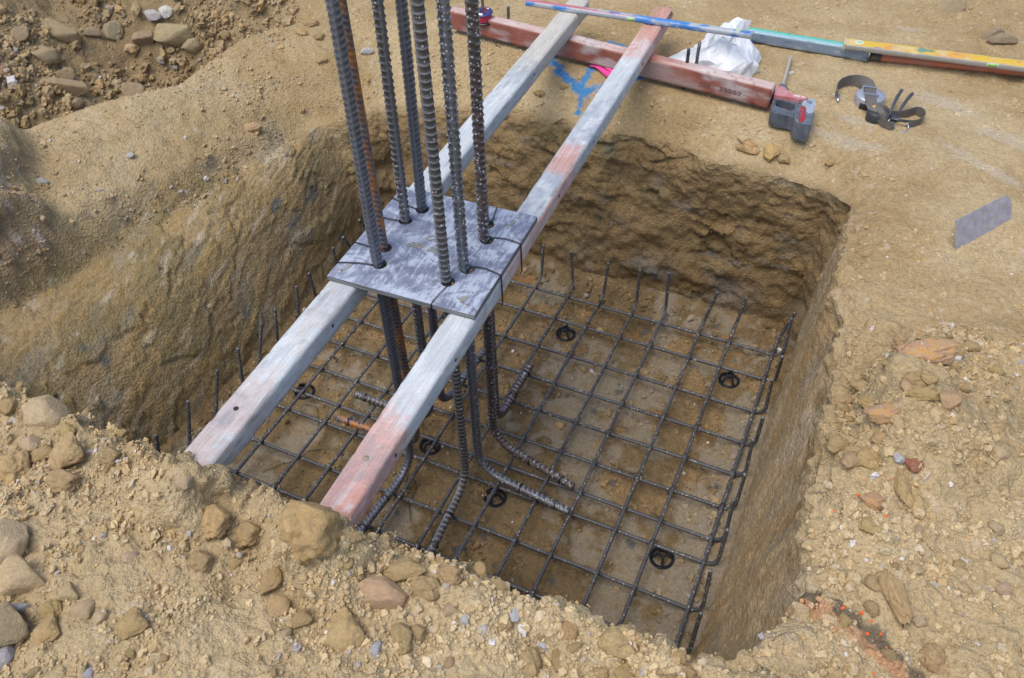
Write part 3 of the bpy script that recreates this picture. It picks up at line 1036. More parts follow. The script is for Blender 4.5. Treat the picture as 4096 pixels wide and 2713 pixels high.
for (y, x) in ((.25, -.005),):
    screw_hole(bl, x, y, .0320, 0, 1, .0065)
for y in (.60, .76, .99, 2.05):
    screw_hole(bl, .0435, y, .004, 1, 0, .005)
screw_hole(br, -.004, .25, .0320, 0, 1, .008, M_RIM)
for y in (.30, .62, 1.37, 1.70, 2.28):
    screw_hole(br, .0405, y, .003, 1, 0, .005)

# cross timber behind the pit
def paint_cross(V, lo, st, hi):
    c = np.tile(np.array((.36, .135, .10), np.float32), (len(V), 1))
    c = mixc(c, (.26, .085, .065), sst(-.02, .2, lo + .3 * hi) * .7)
    top = V[:, 2] > .038
    c = mixc(c, (.58, .45, .42), top * sst(-.25, .10, lo + .4 * st) * .9)
    c = mixc(c, (.40, .31, .30), (~top) * sst(-.05, .15, -lo + .5 * st) * .8)
    c = mixc(c, (.62, .60, .60), sst(.12, .24, lo + .35 * st) * .6)
    c = mixc(c, (.20, .12, .10), sst(.20, .30, hi + .4 * lo) * .5)
    c = mixc(c, (.55, .17, .08), np.exp(-((V[:, 1] - .20) / .012) ** 2) * (~top) * .6)
    return c


ang = math.atan2(1.842 - 2.010, .773 + .671)
ux, uy = math.cos(ang), math.sin(ang)
cl_, cw_, chh = 1.468, .052, .086
ca = (-.679, 2.012)
V, F = lumber_np(cl_, cw_, chh, .008, .003, 0, 13)
Q = np.column_stack([V[:, 0], V[:, 1] * .25, V[:, 2]])
c = paint_cross(V, fbm(V * np.array([1, .6, 1]), 7, 4, 81), fbm(Q, 40, 4, 82), fbm(V, 55, 3, 83))
cross = empty('cross_timber', (ca[0], ca[1] - .020, .8575), 'faded red timber lying across behind the pit under both beam ends', 'timber', None, (0, 0, ang - math.pi / 2))
link(bpy.data.objects.new('timber', mesh_np('timber', V, F, M_TIMBER, c)), cross)


def text_mesh(name, body, size, mat, parent, M, shear=0.0, bold=.0, depth=.0003, spacing=1.0):
    cu = bpy.data.curves.new(name, 'FONT')
    cu.body = body; cu.size = size; cu.extrude = depth; cu.offset = bold; cu.shear = shear
    cu.resolution_u = 3; cu.space_character = spacing
    tmp = bpy.data.objects.new(name, cu); COL.objects.link(tmp)
    dg = bpy.context.evaluated_depsgraph_get()
    me = bpy.data.meshes.new_from_object(tmp.evaluated_get(dg))
    bpy.data.objects.remove(tmp, do_unlink=True); bpy.data.curves.remove(cu)
    me.transform(M)
    me.materials.clear(); me.materials.append(mat)
    me.name = name
    o = bpy.data.objects.new(name, me)
    return link(o, parent)


M_INK = simple_mat('faded_black_ink', (.115, .06, .055), .8, 0, .6, 40, 0)
# lettering on the front face of the cross timber (text runs along +y of the timber, face is -x)... placed on the face towards the pit
face = Matrix(((0, 0, 1, cw_ / 2 + .0004), (1, 0, 0, 0), (0, 1, 0, 0), (0, 0, 0, 1)))
for body, y, z in (('(G)1', 1.185, -.016), ('2/3/2/5/3', 1.268, -.018)):
    text_mesh('stencil_text', body, .024, M_INK, cross, Matrix.Translation((0, y, z)) @ face, .2, .0006)

# ------------------------------------------------------------------ steel template plate
PA = .03836
HOLES = [(.114, .090), (.092, .158), (.087, .292), (.110, .358), (.325, .091), (.354, .157), (.352, .293), (.325, .359)]
plate = empty('column_template', (-.10644, .18031, .968), 'square blue-grey form-ply template with eight bar holes resting on the two beams', 'template board', None, (0, 0, PA))
SZ = .449; TH = .018
bm = slab_bm([[(0, 0), (SZ, 0), (SZ, SZ), (0, SZ)]] + [circle(x + .002, y + .004, .0195, 22) for x, y in HOLES], 0, TH, .0012, 1)
mt, nt, b = new_mat('scuffed_form_ply'); t = NT(nt)
v1 = t.coord('Object', scale=(1, .16, 1), rot=(0, 0, math.radians(-28)))
v2 = t.coord('Object', scale=(1, .30, 1), rot=(0, 0, math.radians(40)))
v0 = t.coord('Object')
big = t.noise(v0, 9, 9, .7, 1.4)
s1_ = t.noise(v1, 48, 9, .74, 1.6); s2_ = t.noise(v2, 130, 6, .7, .4)
mask = t.math('ADD', t.math('MULTIPLY', s1_, .38), t.math('ADD', t.math('MULTIPLY', big, .66), t.math('MULTIPLY', s2_, .20)))
m1 = t.ramp(mask, [(.555, 0.0), (.615, .30), (.65, .78), (.76, 1.0)])
dark = t.mix(t.ramp(t.noise(v0, 16, 5, .65), [(.3, 0.0), (.7, 1.0)]), (.105, .118, .18), (.21, .235, .32))
c = t.mix(m1, dark, (.45, .50, .60))
scr_ = t.ramp(t.noise(t.coord('Object', scale=(1, .03, 1), rot=(0, 0, .5)), 260, 3, .5), [(.68, 0.0), (.71, .6)])
c = t.mix(scr_, c, (.07, .08, .11))
sand = t.ramp(t.noise(v0, 330, 2, .5), [(.74, 0.0), (.78, .8)])
c = t.mix(sand, c, (.50, .42, .30))
ge = t.n('ShaderNodeNewGeometry'); sx = t.n('ShaderNodeSeparateXYZ'); tcn = t.n('ShaderNodeTexCoord')
t.lk(tcn.outputs['Normal'], sx.inputs[0])
side_ = t.ramp(sx.outputs['Z'], [(.4, 1.0), (.6, 0.0)])
ply = t.mix(t.ramp(t.noise(t.coord('Object', scale=(6, 6, 420)), 1, 4, .6), [(.35, 0.0), (.65, 1.0)]), (.07, .072, .08), (.30, .30, .29))
c = t.mix(side_, c, ply)
t.lk(c, b.inputs['Base Color'])
t.lk(t.ramp(mask, [(.5, .38), (.68, .8)]), b.inputs['Roughness'])
t.lk(t.bump(mask, .2, .003), b.inputs['Normal'])
obj_bm('board', bm, mt, plate, False)
M_STENCIL = simple_mat('olive_stencil_paint', (.27, .265, .235), .85, 0, .2, 120, .1)
M_INK2 = simple_mat('stencil_edge', (.055, .058, .06), .8, 0, .2, 120, 0)
for body, x, y, s_, sh in (('COL', .181, .2375, .034, .3), ('550  SQ', .148, .193, .030, .3), ('4', .381, .034, .040, .2), ('3', .022, .036, .038, .2), ('2', .378, .380, .040, .2)):
    text_mesh('stencil_number' if len(body) == 1 else 'stencil_text', body, s_, M_INK2, plate, Matrix.Translation((x, y, TH + .0002)), sh, .0019, .00015)
    text_mesh('stencil_number' if len(body) == 1 else 'stencil_text', body, s_, M_STENCIL, plate, Matrix.Translation((x, y, TH + .0007)), sh, .0012, .00025)
M_NAIL = simple_mat('galvanised_nail', (.45, .45, .42), .45, .6, .15, 80, 0)
for x, y in ((.026, .028), (.412, .026), (.397, .428), (.030, .430), (.408, .075)):
    bm = bmesh.new(); cyl_bm(bm, (x, y, TH - .002), (x, y, TH + .003), .0048, .0044, 12)
    obj_bm('nail', bm, M_NAIL, plate, True)
zt_ = TH + .002
WIR = [[(.103, .081, zt_), (.07, .074, zt_ + .003), (.032, .066, zt_), (-.003, .054, zt_), (-.003, .053, -.03)],
       [(.075, .152, zt_), (.055, .147, zt_), (.028, .148, zt_ + .002), (-.003, .150, zt_), (-.003, .150, -.03)],
       [(.072, .283, zt_), (.043, .280, zt_ + .002), (.015, .281, zt_), (-.003, .281, zt_), (-.003, .281, -.02)],
       [(.098, .352, zt_), (.062, .360, zt_), (.016, .372, zt_ + .002), (-.003, .378, zt_), (-.003, .378, -.02)],
       [(.335, .085, zt_), (.329, .045, zt_ + .002), (.323, .001, zt_), (.323, -.003, zt_ - .002), (.322, -.003, -.008)],
       [(.368, .172, zt_), (.401, .174, zt_ + .003), (.440, .168, zt_ + .001), (.4525, .167, zt_ - .002), (.4535, .166, -.085), (.449, .166, -.093)],
       [(.366, .308, zt_), (.40, .313, zt_ + .002), (.438, .311, zt_ + .001), (.4525, .310, zt_ - .002), (.4535, .309, -.085), (.448, .309, -.093)],
       [(.333, .378, zt_), (.326, .415, zt_ + .002), (.318, .450, zt_), (.318, .453, 0)]]
for w_ in WIR:
    a = np.array(w_)
    V, F = join_np([tube_np(resample(a, .012)[0], .0011, 5), tube_np(resample(a + np.array([.0015, .002, .0012]), .012)[0] + np.array([0, 0, .0006]), .0011, 5)])
    link(bpy.data.objects.new('tie_wire', mesh_np('tie_wire', V, F, M_WIRE)), plate)

# ------------------------------------------------------------------ column starter bars
def l2w(x, y):
    return (-.10644 + x * math.cos(PA) - y * math.sin(PA), .18031 + x * math.sin(PA) + y * math.cos(PA))


BARS = [
    # foot xy at the mat, leg end xy, lean, material, style, phase, label
    (0, (-.46 + .44, .268), (-.044, -.075), (.016, .013), M_BAR_GREY, 0, .5, 'thick grey ribbed starter bar nearest the left front of the plate'),
    (1, (-.035, .345), (-.385, .343), (.014, .011), M_BAR_ORANGE, 0, 2.2, 'thick starter bar with a bright orange rust streak, just behind the front left bar'),
    (2, (-.05, .470), (-.392, .471), (.024, .017), M_BAR_RUST, 1, 1.0, 'thin looking rust flecked starter bar, third along the left side of the plate'),
    (3, (-.046, .545), (-.030, .872), (.030, .020), M_BAR_GREY, 0, .3, 'clean dark grey ribbed starter bar at the back left of the plate'),
    (4, (.192, .290), (.217, -.035), (.013, .008), M_BAR_RUST, 1, 2.5, 'brown and white flecked starter bar nearest the front right, by the number 4'),
    (5, (.212, .352), (.578, .312), (.012, .007), M_BAR_SPECK, 1, .6, 'white flecked starter bar with rusty rings, second along the right side'),
    (6, (.203, .489), (.553, .412), (.016, .009), M_BAR_BROWN, 2, .4, 'dark brown starter bar spattered with white paint at the right side of the plate'),
    (7, (.185, .556), (.179, .880), (.004, .006), M_BAR_BROWN, 2, 1.8, 'brown starter bar hidden behind the paint spattered one, its foot bent towards the far wall'),
]
for k, foot, end, lean, mat_, style, ph, lab in BARS:
    hx, hy = l2w(*HOLES[k])
    hx -= .002; hy -= .001
    if k == 1: hx -= .011
    zl = .033
    top = (hx + lean[0] * 1.36, hy + lean[1] * 1.36, 2.36)
    corner = (hx + (foot[0] - hx) * 1.0, foot[1], zl)
    pth = fillet(top, corner, (end[0], end[1], zl), .095, 14)
    # kink very slightly where the bar passes the plate
    root = empty('starter_bar', (foot[0], foot[1], zl), lab, 'steel bar', 'column starter bars through the template')
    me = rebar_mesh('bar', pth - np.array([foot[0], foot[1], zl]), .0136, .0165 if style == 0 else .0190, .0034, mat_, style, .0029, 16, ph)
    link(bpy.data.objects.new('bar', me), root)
    d = np.array([end[0] - foot[0], end[1] - foot[1], 0]); Ld = np.linalg.norm(d); d /= Ld
    nrm = np.array([-d[1], d[0], 0])
    for f_ in (.48, .86):
        c0 = d * Ld * f_
        aa = np.linspace(0, 2 * math.pi * 2, 26)
        p = c0 + np.outer(np.cos(aa) * .0165, nrm) + np.outer(np.sin(aa) * .0165, [0, 0, 1]) + np.outer(np.linspace(-.004, .004, 26), d)
        V, F = tube_np(p, .0012, 5)
        link(bpy.data.objects.new('tie_wire', mesh_np('tie_wire', V, F, M_WIRE)), root)

# ------------------------------------------------------------------ pegs, string reel, nail and ribbon
M_PEG = steel_mat('galvanised_peg', (.26, .27, .27), (.20, .13, .09), (.6, .6, .58), .25, .2, metal=.5)
M_PEGD = steel_mat('dark_peg', (.07, .07, .08), (.12, .07, .05), (.5, .5, .5), .25, .1, metal=.5)


def peg(x, y, zb, zt, lean, mat_, lab):
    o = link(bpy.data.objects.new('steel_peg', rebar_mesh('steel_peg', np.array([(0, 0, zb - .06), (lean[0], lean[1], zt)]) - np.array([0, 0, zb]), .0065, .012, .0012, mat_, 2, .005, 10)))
    o.location = (x, y, zb)
    tag(o, lab, 'steel peg', 'pegs pinning the red timber')


zg = .79
peg(.430, 1.862, zg, .955, (-.004, .022), M_PEGD, 'twisted dark steel peg standing in front of the red timber by the white bag')
peg(.447, 1.945, zg, .955, (.003, .006), M_PEG, 'short steel peg behind the red timber, partly hidden by the dark peg')
peg(-.505, 1.962, zg, 1.045, (-.012, .012), M_PEG, 'tall grey peg through the string reel at the left end of the red timber')
peg(-.438, 2.062, zg, .915, (.0, .004), M_PEG, 'short peg behind the string reel')
M_REELBLUE = simple_mat('navy_reel', (.035, .04, .16), .35, 0, .2, 60, 0)
M_STRING = simple_mat('pink_string', (.62, .05, .09), .7, 0, .25, 300, .4)
M_WHITE = simple_mat('white_label', (.75, .76, .78), .6, 0, .06, 60, 0)
M_REDPRINT = simple_mat('red_print', (.55, .03, .05), .5, 0, .1, 60, 0)
reel = empty('string_reel', (-.505, 1.960, .905), 'navy reel of pink string on a peg at the left end of the red timber', 'string reel', None, (.10, .04, 0))
bm = bmesh.new(); lathe_bm(bm, [(.012, -.022), (.043, -.022), (.044, -.019), (.043, -.016), (.012, -.016)], seg=36); obj_bm('bottom_flange', bm, M_BLACKPL, reel, True)
bm = bmesh.new(); lathe_bm(bm, [(.012, .016), (.039, .016), (.040, .019), (.039, .021), (.012, .021)], seg=36); obj_bm('top_flange', bm, M_REELBLUE, reel, True)
bm = bmesh.new(); lathe_bm(bm, [(.011, -.017)] + [(.033 + .0008 * (i % 2), -.0155 + i * .0026) for i in range(13)] + [(.011, .017)], seg=30); obj_bm('string', bm, M_STRING, reel, True)
bm = bmesh.new(); box_bm(bm, Vector((-.006, -.026, .0216)), (.026, .014, .0008)); obj_bm('label', bm, M_WHITE, reel)
bm = bmesh.new(); box_bm(bm, Vector((-.004, .026, .0216)), (.036, .013, .0008)); obj_bm('label', bm, M_REDPRINT, reel)
bm = bmesh.new(); box_bm(bm, Vector((.008, .027, .0221)), (.010, .009, .0006)); obj_bm('print', bm, M_WHITE, reel)
o = wire_obj('string_tail', [(-.475, 1.965, .885), (-.470, 1.955, .85), (-.455, 1.944, .81), (-.440, 1.930, .798), (-.41, 1.922, .797)], .0016, M_WIRE, None, 5, .008)
tag(o, 'dark loose cord hanging from the string reel down the red timber', 'cord')

zn = z_at(.018, 1.888)
bm = bmesh.new(); cyl_bm(bm, (0, 0, -.03), (.0, .0, .045), .0017, .0017, 8); cyl_bm(bm, (0, 0, .045), (0, 0, .048), .0042, .0042, 10)
o = obj_bm('survey_nail', bm, simple_mat('blue_sprayed_nail', (.03, .06, .22), .5, .3, .2, 60, 0), None, True, (.018, 1.890, zn)); tag(o, 'thin upright nail sprayed blue in the survey mark', 'nail')
mt, nt, b = new_mat('pink_flagging'); b.inputs['Base Color'].default_value = (.85, .07, .33, 1); b.inputs['Roughness'].default_value = .4
rib = empty('flagging_ribbon', (.018, 1.890, zn + .012), 'bright pink flagging ribbon tied to the survey nail', 'ribbon')


def ribbon_np(path, width_vec, th=.0006):
    p = np.asarray(path, float); w_ = np.asarray(width_vec, float)
    n = len(p)
    tg = np.gradient(p, axis=0); nr = np.cross(tg, w_); nr /= np.linalg.norm(nr, axis=1, keepdims=True) + 1e-9
    V = np.stack([p - w_ / 2 - nr * th, p + w_ / 2 - nr * th, p + w_ / 2 + nr * th, p - w_ / 2 + nr * th], 1).reshape(-1, 3)
    F = [grid_faces(n, 4, True)]
    F.append(np.array([[3, 2, 1, 0], [(n - 1) * 4, (n - 1) * 4 + 1, (n - 1) * 4 + 2, (n - 1) * 4 + 3]]))
    return V, F


def smooth_path(pts, n=40, it=3):
    q = np.asarray(pts, float)
    for _ in range(it):
        a = q[:-1] * .75 + q[1:] * .25; c_ = q[:-1] * .25 + q[1:] * .75
        q = np.vstack([q[:1], np.stack([a, c_], 1).reshape(-1, q.shape[1]), q[-1:]])
    L = np.concatenate([[0], np.cumsum(np.linalg.norm(np.diff(q[:, :3], axis=0), axis=1))])
    s = np.linspace(0, L[-1], n)
    return np.stack([np.interp(s, L, q[:, k]) for k in range(q.shape[1])], 1)


for w0, w1, pts in ((.006, .026, [(0, 0, 0), (.03, -.006, .008), (.065, -.025, .004), (.105, -.055, .006)]), (.005, .016, [(0, 0, .004), (.035, .004, .016), (.075, -.010, .014), (.115, -.030, .006)])):
    p = smooth_path(pts, 24)
    wv = np.stack([np.linspace(w0, w1, 24) * .35, np.linspace(w0, w1, 24) * .75, np.linspace(w0, w1, 24) * .55], 1)
    V, F = ribbon_np(p, wv)
    link(bpy.data.objects.new('ribbon_tail', mesh_np('ribbon_tail', V, F, mt)), rib)

# ------------------------------------------------------------------ spirit levels and pipe
def level(name, a, b_, zt, w, h, lab, painter, seed, roll=0.0, cat='spirit level'):
    L = math.hypot(b_[0] - a[0], b_[1] - a[1])
    V, F = lumber_np(L, w, h, .006, .003, 0, seed, .0002)
    # shallow grooves along the top
    g = np.cos(V[:, 0] / w * 2 * math.pi * 2.5)
    V[:, 2] -= (V[:, 2] > h * .45) * np.clip(g - .6, 0, 1) * .003
    c = painter(V)
    root = empty(name, (a[0], a[1], zt - h / 2), lab, cat, None, (0, 0, math.atan2(-(b_[0] - a[0]), b_[1] - a[1])))
    link(bpy.data.objects.new('body', mesh_np('body', V, F, M_LEVEL, c)), root)
    return root, L


def spatter(V, c, cols, s, seed, th=.16, amt=.9, stretch=.25):
    Q = np.column_stack([V[:, 0], V[:, 1] * stretch, V[:, 2]])
    for k, cc in enumerate(cols):
        c = mixc(c, cc, sst(th, th + .06, fbm(Q, s * (1 + .2 * k), 4, seed + k * 7)) * amt)
    return c


def p_multi(V):
    c = np.tile(np.array((.42, .45, .48), np.float32), (len(V), 1))
    top = V[:, 2] > .0115
    tt = V[:, 1]
    ct = np.tile(np.array((.55, .57, .60), np.float32), (len(V), 1))
    ct = spatter(V, ct, [(.45, .05, .07), (.50, .07, .10)], 26, 100, .02, .8, .22) * 1.0
    ctb = np.tile(np.array((.50, .55, .62), np.float32), (len(V), 1))
    ctb = spatter(V, ctb, [(.04, .13, .48), (.07, .20, .60), (.6, .6, .55)], 26, 130, .03, .85, .2)
    w = sst(.42, .60, tt)[:, None]
    ct = ct * (1 - w) + ctb * w
    ct = mixc(ct, (.55, .47, .30), sst(.92, 1.0, tt) * .6)
    c = c * (1 - top[:, None]) + ct * top[:, None]
    side = spatter(V, c, [(.02, .14, .50), (.03, .20, .55)], 20, 150, .12, .9, .5)
    side = spatter(V, side, [(.55, .10, .05), (.12, .38, .10)], 24, 170, .24, .9, .6)
    return np.where(top[:, None], c, side)


MULTI_A, MULTI_B = (-.315, 1.995), (.632, 2.028)
lv, Lm = level('spirit_level', MULTI_A, MULTI_B, .9905, .030, .023, 'long level smeared with blue and red paint lying across the beam ends', p_multi, 5)
M_VIAL = simple_mat('green_vial', (.22, .55, .05), .15, 0, .1, 60, 0)
M_VIALW = simple_mat('vial_frame', (.62, .63, .60), .5, 0, .1, 60, 0)
M_ALU = simple_mat('dull_aluminium', (.42, .43, .44), .4, .5, .15, 60, 0)
M_BLKCAP = simple_mat('black_end_cap', (.03, .03, .035), .5, 0, .2, 60, .05, .5)


def vial_round(root, y, z, r=.011):
    bm = bmesh.new(); cyl_bm(bm, (0, y, z - .002), (0, y, z + .001), r, r, 22); f = obj_bm('vial_frame', bm, M_VIALW, root, False)
    bm = bmesh.new(); cyl_bm(bm, (0, y - r * .55, z + .001), (0, y + r * .55, z + .001), .0032, .0032, 10); obj_bm('vial', bm, M_VIAL, f, True)


def vial_side(root, y, x, z, ln=.022):
    bm = bmesh.new(); box_bm(bm, Vector((x, y, z)), (.007, ln * 1.45, .012), None, .0015); f = obj_bm('vial_frame', bm, M_VIALW, root, False)
    bm = bmesh.new(); cyl_bm(bm, (x + (.0042 if x > 0 else -.0042), y - ln / 2, z), (x + (.0042 if x > 0 else -.0042), y + ln / 2, z), .0042, .0042, 12); obj_bm('vial', bm, M_VIAL, f, True)


vial_round(lv, Lm - .055, .0115)
vial_side(lv, .462, .0150, .001)
bm = bmesh.new(); box_bm(bm, Vector((0, Lm + .002, 0)), (.0306, .006, .0236), None, .001); obj_bm('end_cap', bm, M_ALU, lv)


def p_teal(V):
    c = np.tile(np.array((.20, .26, .33), np.float32), (len(V), 1))
    top = V[:, 2] > .022
    c = spatter(V, c, [(.05, .07, .20), (.38, .40, .42)], 22, 200, .06, .8, .4)
    ct = np.tile(np.array((.07, .50, .38), np.float32), (len(V), 1))
    ct = mixc(ct, (.35, .47, .55), (V[:, 0] > .001) * .85)
    ct = spatter(V, ct, [(.40, .48, .50)], 20, 220, .14, .7, .3)
    return np.where(top[:, None], ct, c)


def p_yellow(V):
    top = V[:, 2] > .0105
    c = np.tile(np.array((.33, .31, .27), np.float32), (len(V), 1))
    c = spatter(V, c, [(.03, .12, .40), (.55, .06, .08)], 26, 240, .22, .9, .5)
    ct = np.tile(np.array((.66, .43, .04), np.float32), (len(V), 1))
    mid = sst(.62, .30, V[:, 1]) * 1.0
    ct = mixc(ct, (.66, .26, .07), mid * sst(-.02, .10, fbm(V, 16, 4, 260)) * .75)
    ct = mixc(ct, (.60, .52, .36), sst(.02, .12, fbm(V, 22, 4, 261)) * .5)
    ct = spatter(V, ct, [(.50, .04, .16), (.03, .24, .22), (.04, .12, .36)], 24, 270, .21, .85, .5)
    return np.where(top[:, None], ct, c)


lt, Lt = level('straight_edge', (.545, 2.385), (1.062, 2.381), .838, .046, .048, 'teal topped straight edge lying behind the white bag', p_teal, 6, 0, 'straight edge')
ly, Ly = level('spirit_level', (.963, 2.362), (1.80, 2.425), .8635, .062, .0245, 'bright yellow spirit level with paint smears on the far right ground', p_yellow, 8)
vial_round(ly, .052, .0122, .018)
vial_side(ly, .555, .0290, .004, .030)
bm = bmesh.new(); box_bm(bm, Vector((0, -.003, 0)), (.0628, .008, .0252), None, .0015); obj_bm('end_cap', bm, simple_mat('cream_end_cap', (.50, .45, .30), .5, 0, .15, 60, .05, .3), ly)
M_PIPE = simple_mat('orange_pipe', (.66, .17, .06), .55, 0, .15, 25, .1, .6, (.40, .36, .33))
pipe = empty('orange_pipe', (1.075, 2.388, .802), 'dusty orange pipe with a black end cap in front of the yellow level', 'pipe', None, (0, 0, 0))
bm = bmesh.new(); cyl_bm(bm, (0, 0, 0), (.80, .094, .004), .0135, .0135, 20); obj_bm('tube', bm, M_PIPE, pipe, True)
bm = bmesh.new(); cyl_bm(bm, (-.006, -.0007, 0), (.036, .0042, 0), .0165, .0165, 20); obj_bm('end_cap', bm, M_BLKCAP, pipe, True)
lt.location.z = .838 - .024

# ------------------------------------------------------------------ white plastic bag
mt, nt, b = new_mat('white_plastic_bag'); t = NT(nt)
v = t.coord('Object')
c = t.mix(t.ramp(t.noise(v, 9, 5, .6), [(.56, 0.0), (.72, .65)]), (.74, .76, .79), (.56, .50, .39))
t.lk(c, b.inputs['Base Color']); b.inputs['Roughness'].default_value = .42
b.inputs['Subsurface Weight'].default_value = .15; b.inputs['Subsurface Radius'].default_value = (.03, .03, .03); b.inputs['Subsurface Scale'].default_value = .3
t.lk(t.bump(t.noise(v, 55, 5, .65, .5), .25, .01), b.inputs['Normal'])
OUT = [(.315, 2.035), (.345, 2.115), (.40, 2.19), (.435, 2.29), (.505, 2.335), (.575, 2.30), (.625, 2.235), (.637, 2.16), (.640, 2.07), (.622, 2.005), (.585, 1.965), (.52, 1.968), (.455, 1.982), (.39, 1.985), (.335, 1.992)]
cx0, cy0 = .505, 2.115
nr_, na_ = 13, 30
oa = (np.array(OUT) - [cx0, cy0]) * 1.16
th_ = np.arctan2(oa[:, 1], oa[:, 0]); rr_ = np.hypot(oa[:, 0], oa[:, 1])
od = np.argsort(th_)
ta = np.linspace(-math.pi, math.pi, na_, endpoint=False)
ro = np.interp(ta, np.concatenate([th_[od] - 2 * math.pi, th_[od], th_[od] + 2 * math.pi]), np.tile(rr_[od], 3))
ro *= 1 + (rng.random(na_) - .5) * .10
rows = []
rs = np.concatenate([np.linspace(0.06, 1, nr_ - 2), [.97, .95]])
for i, r in enumerate(rs):
    x = cx0 + np.cos(ta) * ro * r; y = cy0 + np.sin(ta) * ro * r
    if i < nr_ - 2:
        if 0 < i < nr_ - 3:
            x = x + (rng.random(na_) - .5) * .020; y = y + (rng.random(na_) - .5) * .020
        hh = (1 - r ** 2.6) ** .75
        z = .795 + hh * (.072 + .068 * np.exp(-(((x - .53) / .10) ** 2 + ((y - 2.10) / .12) ** 2)) + .060 * np.exp(-(((x - .55) / .08) ** 2 + ((y - 2.23) / .08) ** 2)) - .03 * np.exp(-(((x - .42) / .05) ** 2 + ((y - 2.08) / .10) ** 2)))
    else:
        z = np.full_like(x, .795 - .012 * (i - nr_ + 3))
    rows.append(np.stack([x, y, z], -1))
BG = np.stack(rows, 0)
BN = grid_normals(BG); BN = BN if BN[5, :, 2].mean() > 0 else -BN
Bp = BG.reshape(-1, 3); Bn = BN.reshape(-1, 3)
wrp = np.column_stack([fbm(Bp, 9, 3, 300), fbm(Bp, 9, 3, 301), fbm(Bp, 9, 3, 302)])
folds = np.zeros(len(Bp)); fr_ = random.Random(4)
for q_ in range(7):
    a_ = fr_.uniform(0, math.pi); dv = np.array([math.cos(a_), math.sin(a_), fr_.uniform(-.5, .5)])
    ph = Bp @ dv * fr_.uniform(3.0, 7.5) + wrp @ np.array([fr_.uniform(-1, 1) for _ in range(3)]) * 1.3 + fr_.random() * 5
    tri = np.abs(ph - np.floor(ph) - .5) * 2
    mk = sst(-.05, .12, fbm(Bp, 7, 2, 320 + q_))
    folds += (np.minimum(tri, .9) - .5) * fr_.uniform(.016, .032) * mk
Dd = folds * .95 + (rng.random(len(Bp)) - .5) * .006
env = np.repeat(sst(1.0, .80, np.minimum(rs, 1)), na_) * .85 + .15
Bp = Bp + Bn * (Dd * env)[:, None]
lim = np.exp(-((Bp[:, 1] - 2.03) / .05) ** 4)
Bp[:, 2] = np.where(lim > .35, np.minimum(Bp[:, 2], .9655), Bp[:, 2])
q4 = grid_faces(nr_, na_, True); alt = (np.arange(len(q4)) * 7 % 3 == 0)[:, None]
Fb = [np.vstack([np.where(alt, q4[:, [0, 1, 2]], q4[:, [0, 1, 3]]), np.where(alt, q4[:, [0, 2, 3]], q4[:, [1, 2, 3]])])]
Bp = np.vstack([Bp, [[cx0, cy0, Bp[:na_, 2].mean()]]])
j = np.arange(na_); Fb.append(np.stack([np.full(na_, len(Bp) - 1), (j + 1) % na_, j], 1))
o = link(bpy.data.objects.new('plastic_bag', mesh_np('plastic_bag', Bp - np.array([cx0, cy0, .79]), Fb, mt, smooth=False)))
o.location = (cx0, cy0, .79)
tag(o, 'crumpled white plastic bag on the ground behind the red timber', 'plastic bag')
bag_obj = o

# ------------------------------------------------------------------ cordless rotary hammer
M_DRED = simple_mat('dusty_red_plastic', (.44, .11, .12), .55, 0, .2, 40, .05, .8, (.60, .42, .42))
M_DBLK = simple_mat('dusty_black_plastic', (.045, .055, .075), .45, 0, .3, 40, .05, .75, (.25, .275, .31))
M_DGREY = simple_mat('dusty_grey_plastic', (.27, .32, .40), .5, 0, .25, 50, .05, .6, (.46, .48, .52))
M_DRED2 = simple_mat('clear_red_plastic', (.36, .02, .025), .3, 0, .2, 40, 0)
drill = empty('rotary_hammer', (.87, 1.76, .792), 'dusty red and black cordless hammer drill lying on its side', 'hammer drill')
dz = Vector((-.87, -1.76, -.792))


def dpart(name, loops, z0, z1, mat_, bev, par=None, sm=1):
    lp = [smooth_loop(l, sm) if sm else l for l in loops]
    lp = [[((x - .785) * .94 + .785 - .87, 1.865 - (1.865 - y) * .72 - 1.76) for x, y in l] for l in lp]
    return obj_bm(name, slab_bm(lp, z0, z1, bev, 3), mat_, par or drill, True)


gear = [(.783, 1.88), (.785, 1.897), (.798, 1.906), (.814, 1.896), (.823, 1.869), (.841, 1.863), (.861, 1.846), (.915, 1.843), (.911, 1.817), (.892, 1.809), (.883, 1.797), (.85, 1.803), (.791, 1.798), (.785, 1.805), (.781, 1.85)]
outer = [(.791, 1.801), (.85, 1.806), (.883, 1.800), (.894, 1.814), (.912, 1.819), (.917, 1.84), (.938, 1.84), (.946, 1.834), (.949, 1.814), (.955, 1.740), (.93, 1.70), (.905, 1.66), (.890, 1.647), (.874, 1.654), (.843, 1.651), (.801, 1.656), (.79, 1.735), (.787, 1.789)]
inner = [(.801, 1.783), (.81, 1.786), (.845, 1.791), (.876, 1.779), (.879, 1.756), (.881, 1.720), (.872, 1.706), (.86, 1.708), (.835, 1.718), (.809, 1.727), (.803, 1.752)]
batt = [(.898, 1.745), (.915, 1.756), (.9525, 1.752), (.959, 1.714), (.966, 1.600), (.958, 1.586), (.933, 1.585), (.91, 1.592), (.898, 1.612), (.890, 1.650), (.893, 1.70)]
dpart('gear_housing', [gear], -.004, .074, M_DRED, .014)
dpart('handle_frame', [outer, inner], .004, .060, M_DBLK, .011)
dpart('hole_shade_sheet', [[(x * .98 + .84 * .02, y * .98 + 1.755 * .02) for x, y in inner]], .010, .022, M_BLKCAP, .002)  # added dark sheet in the handle hole, standing for its shade
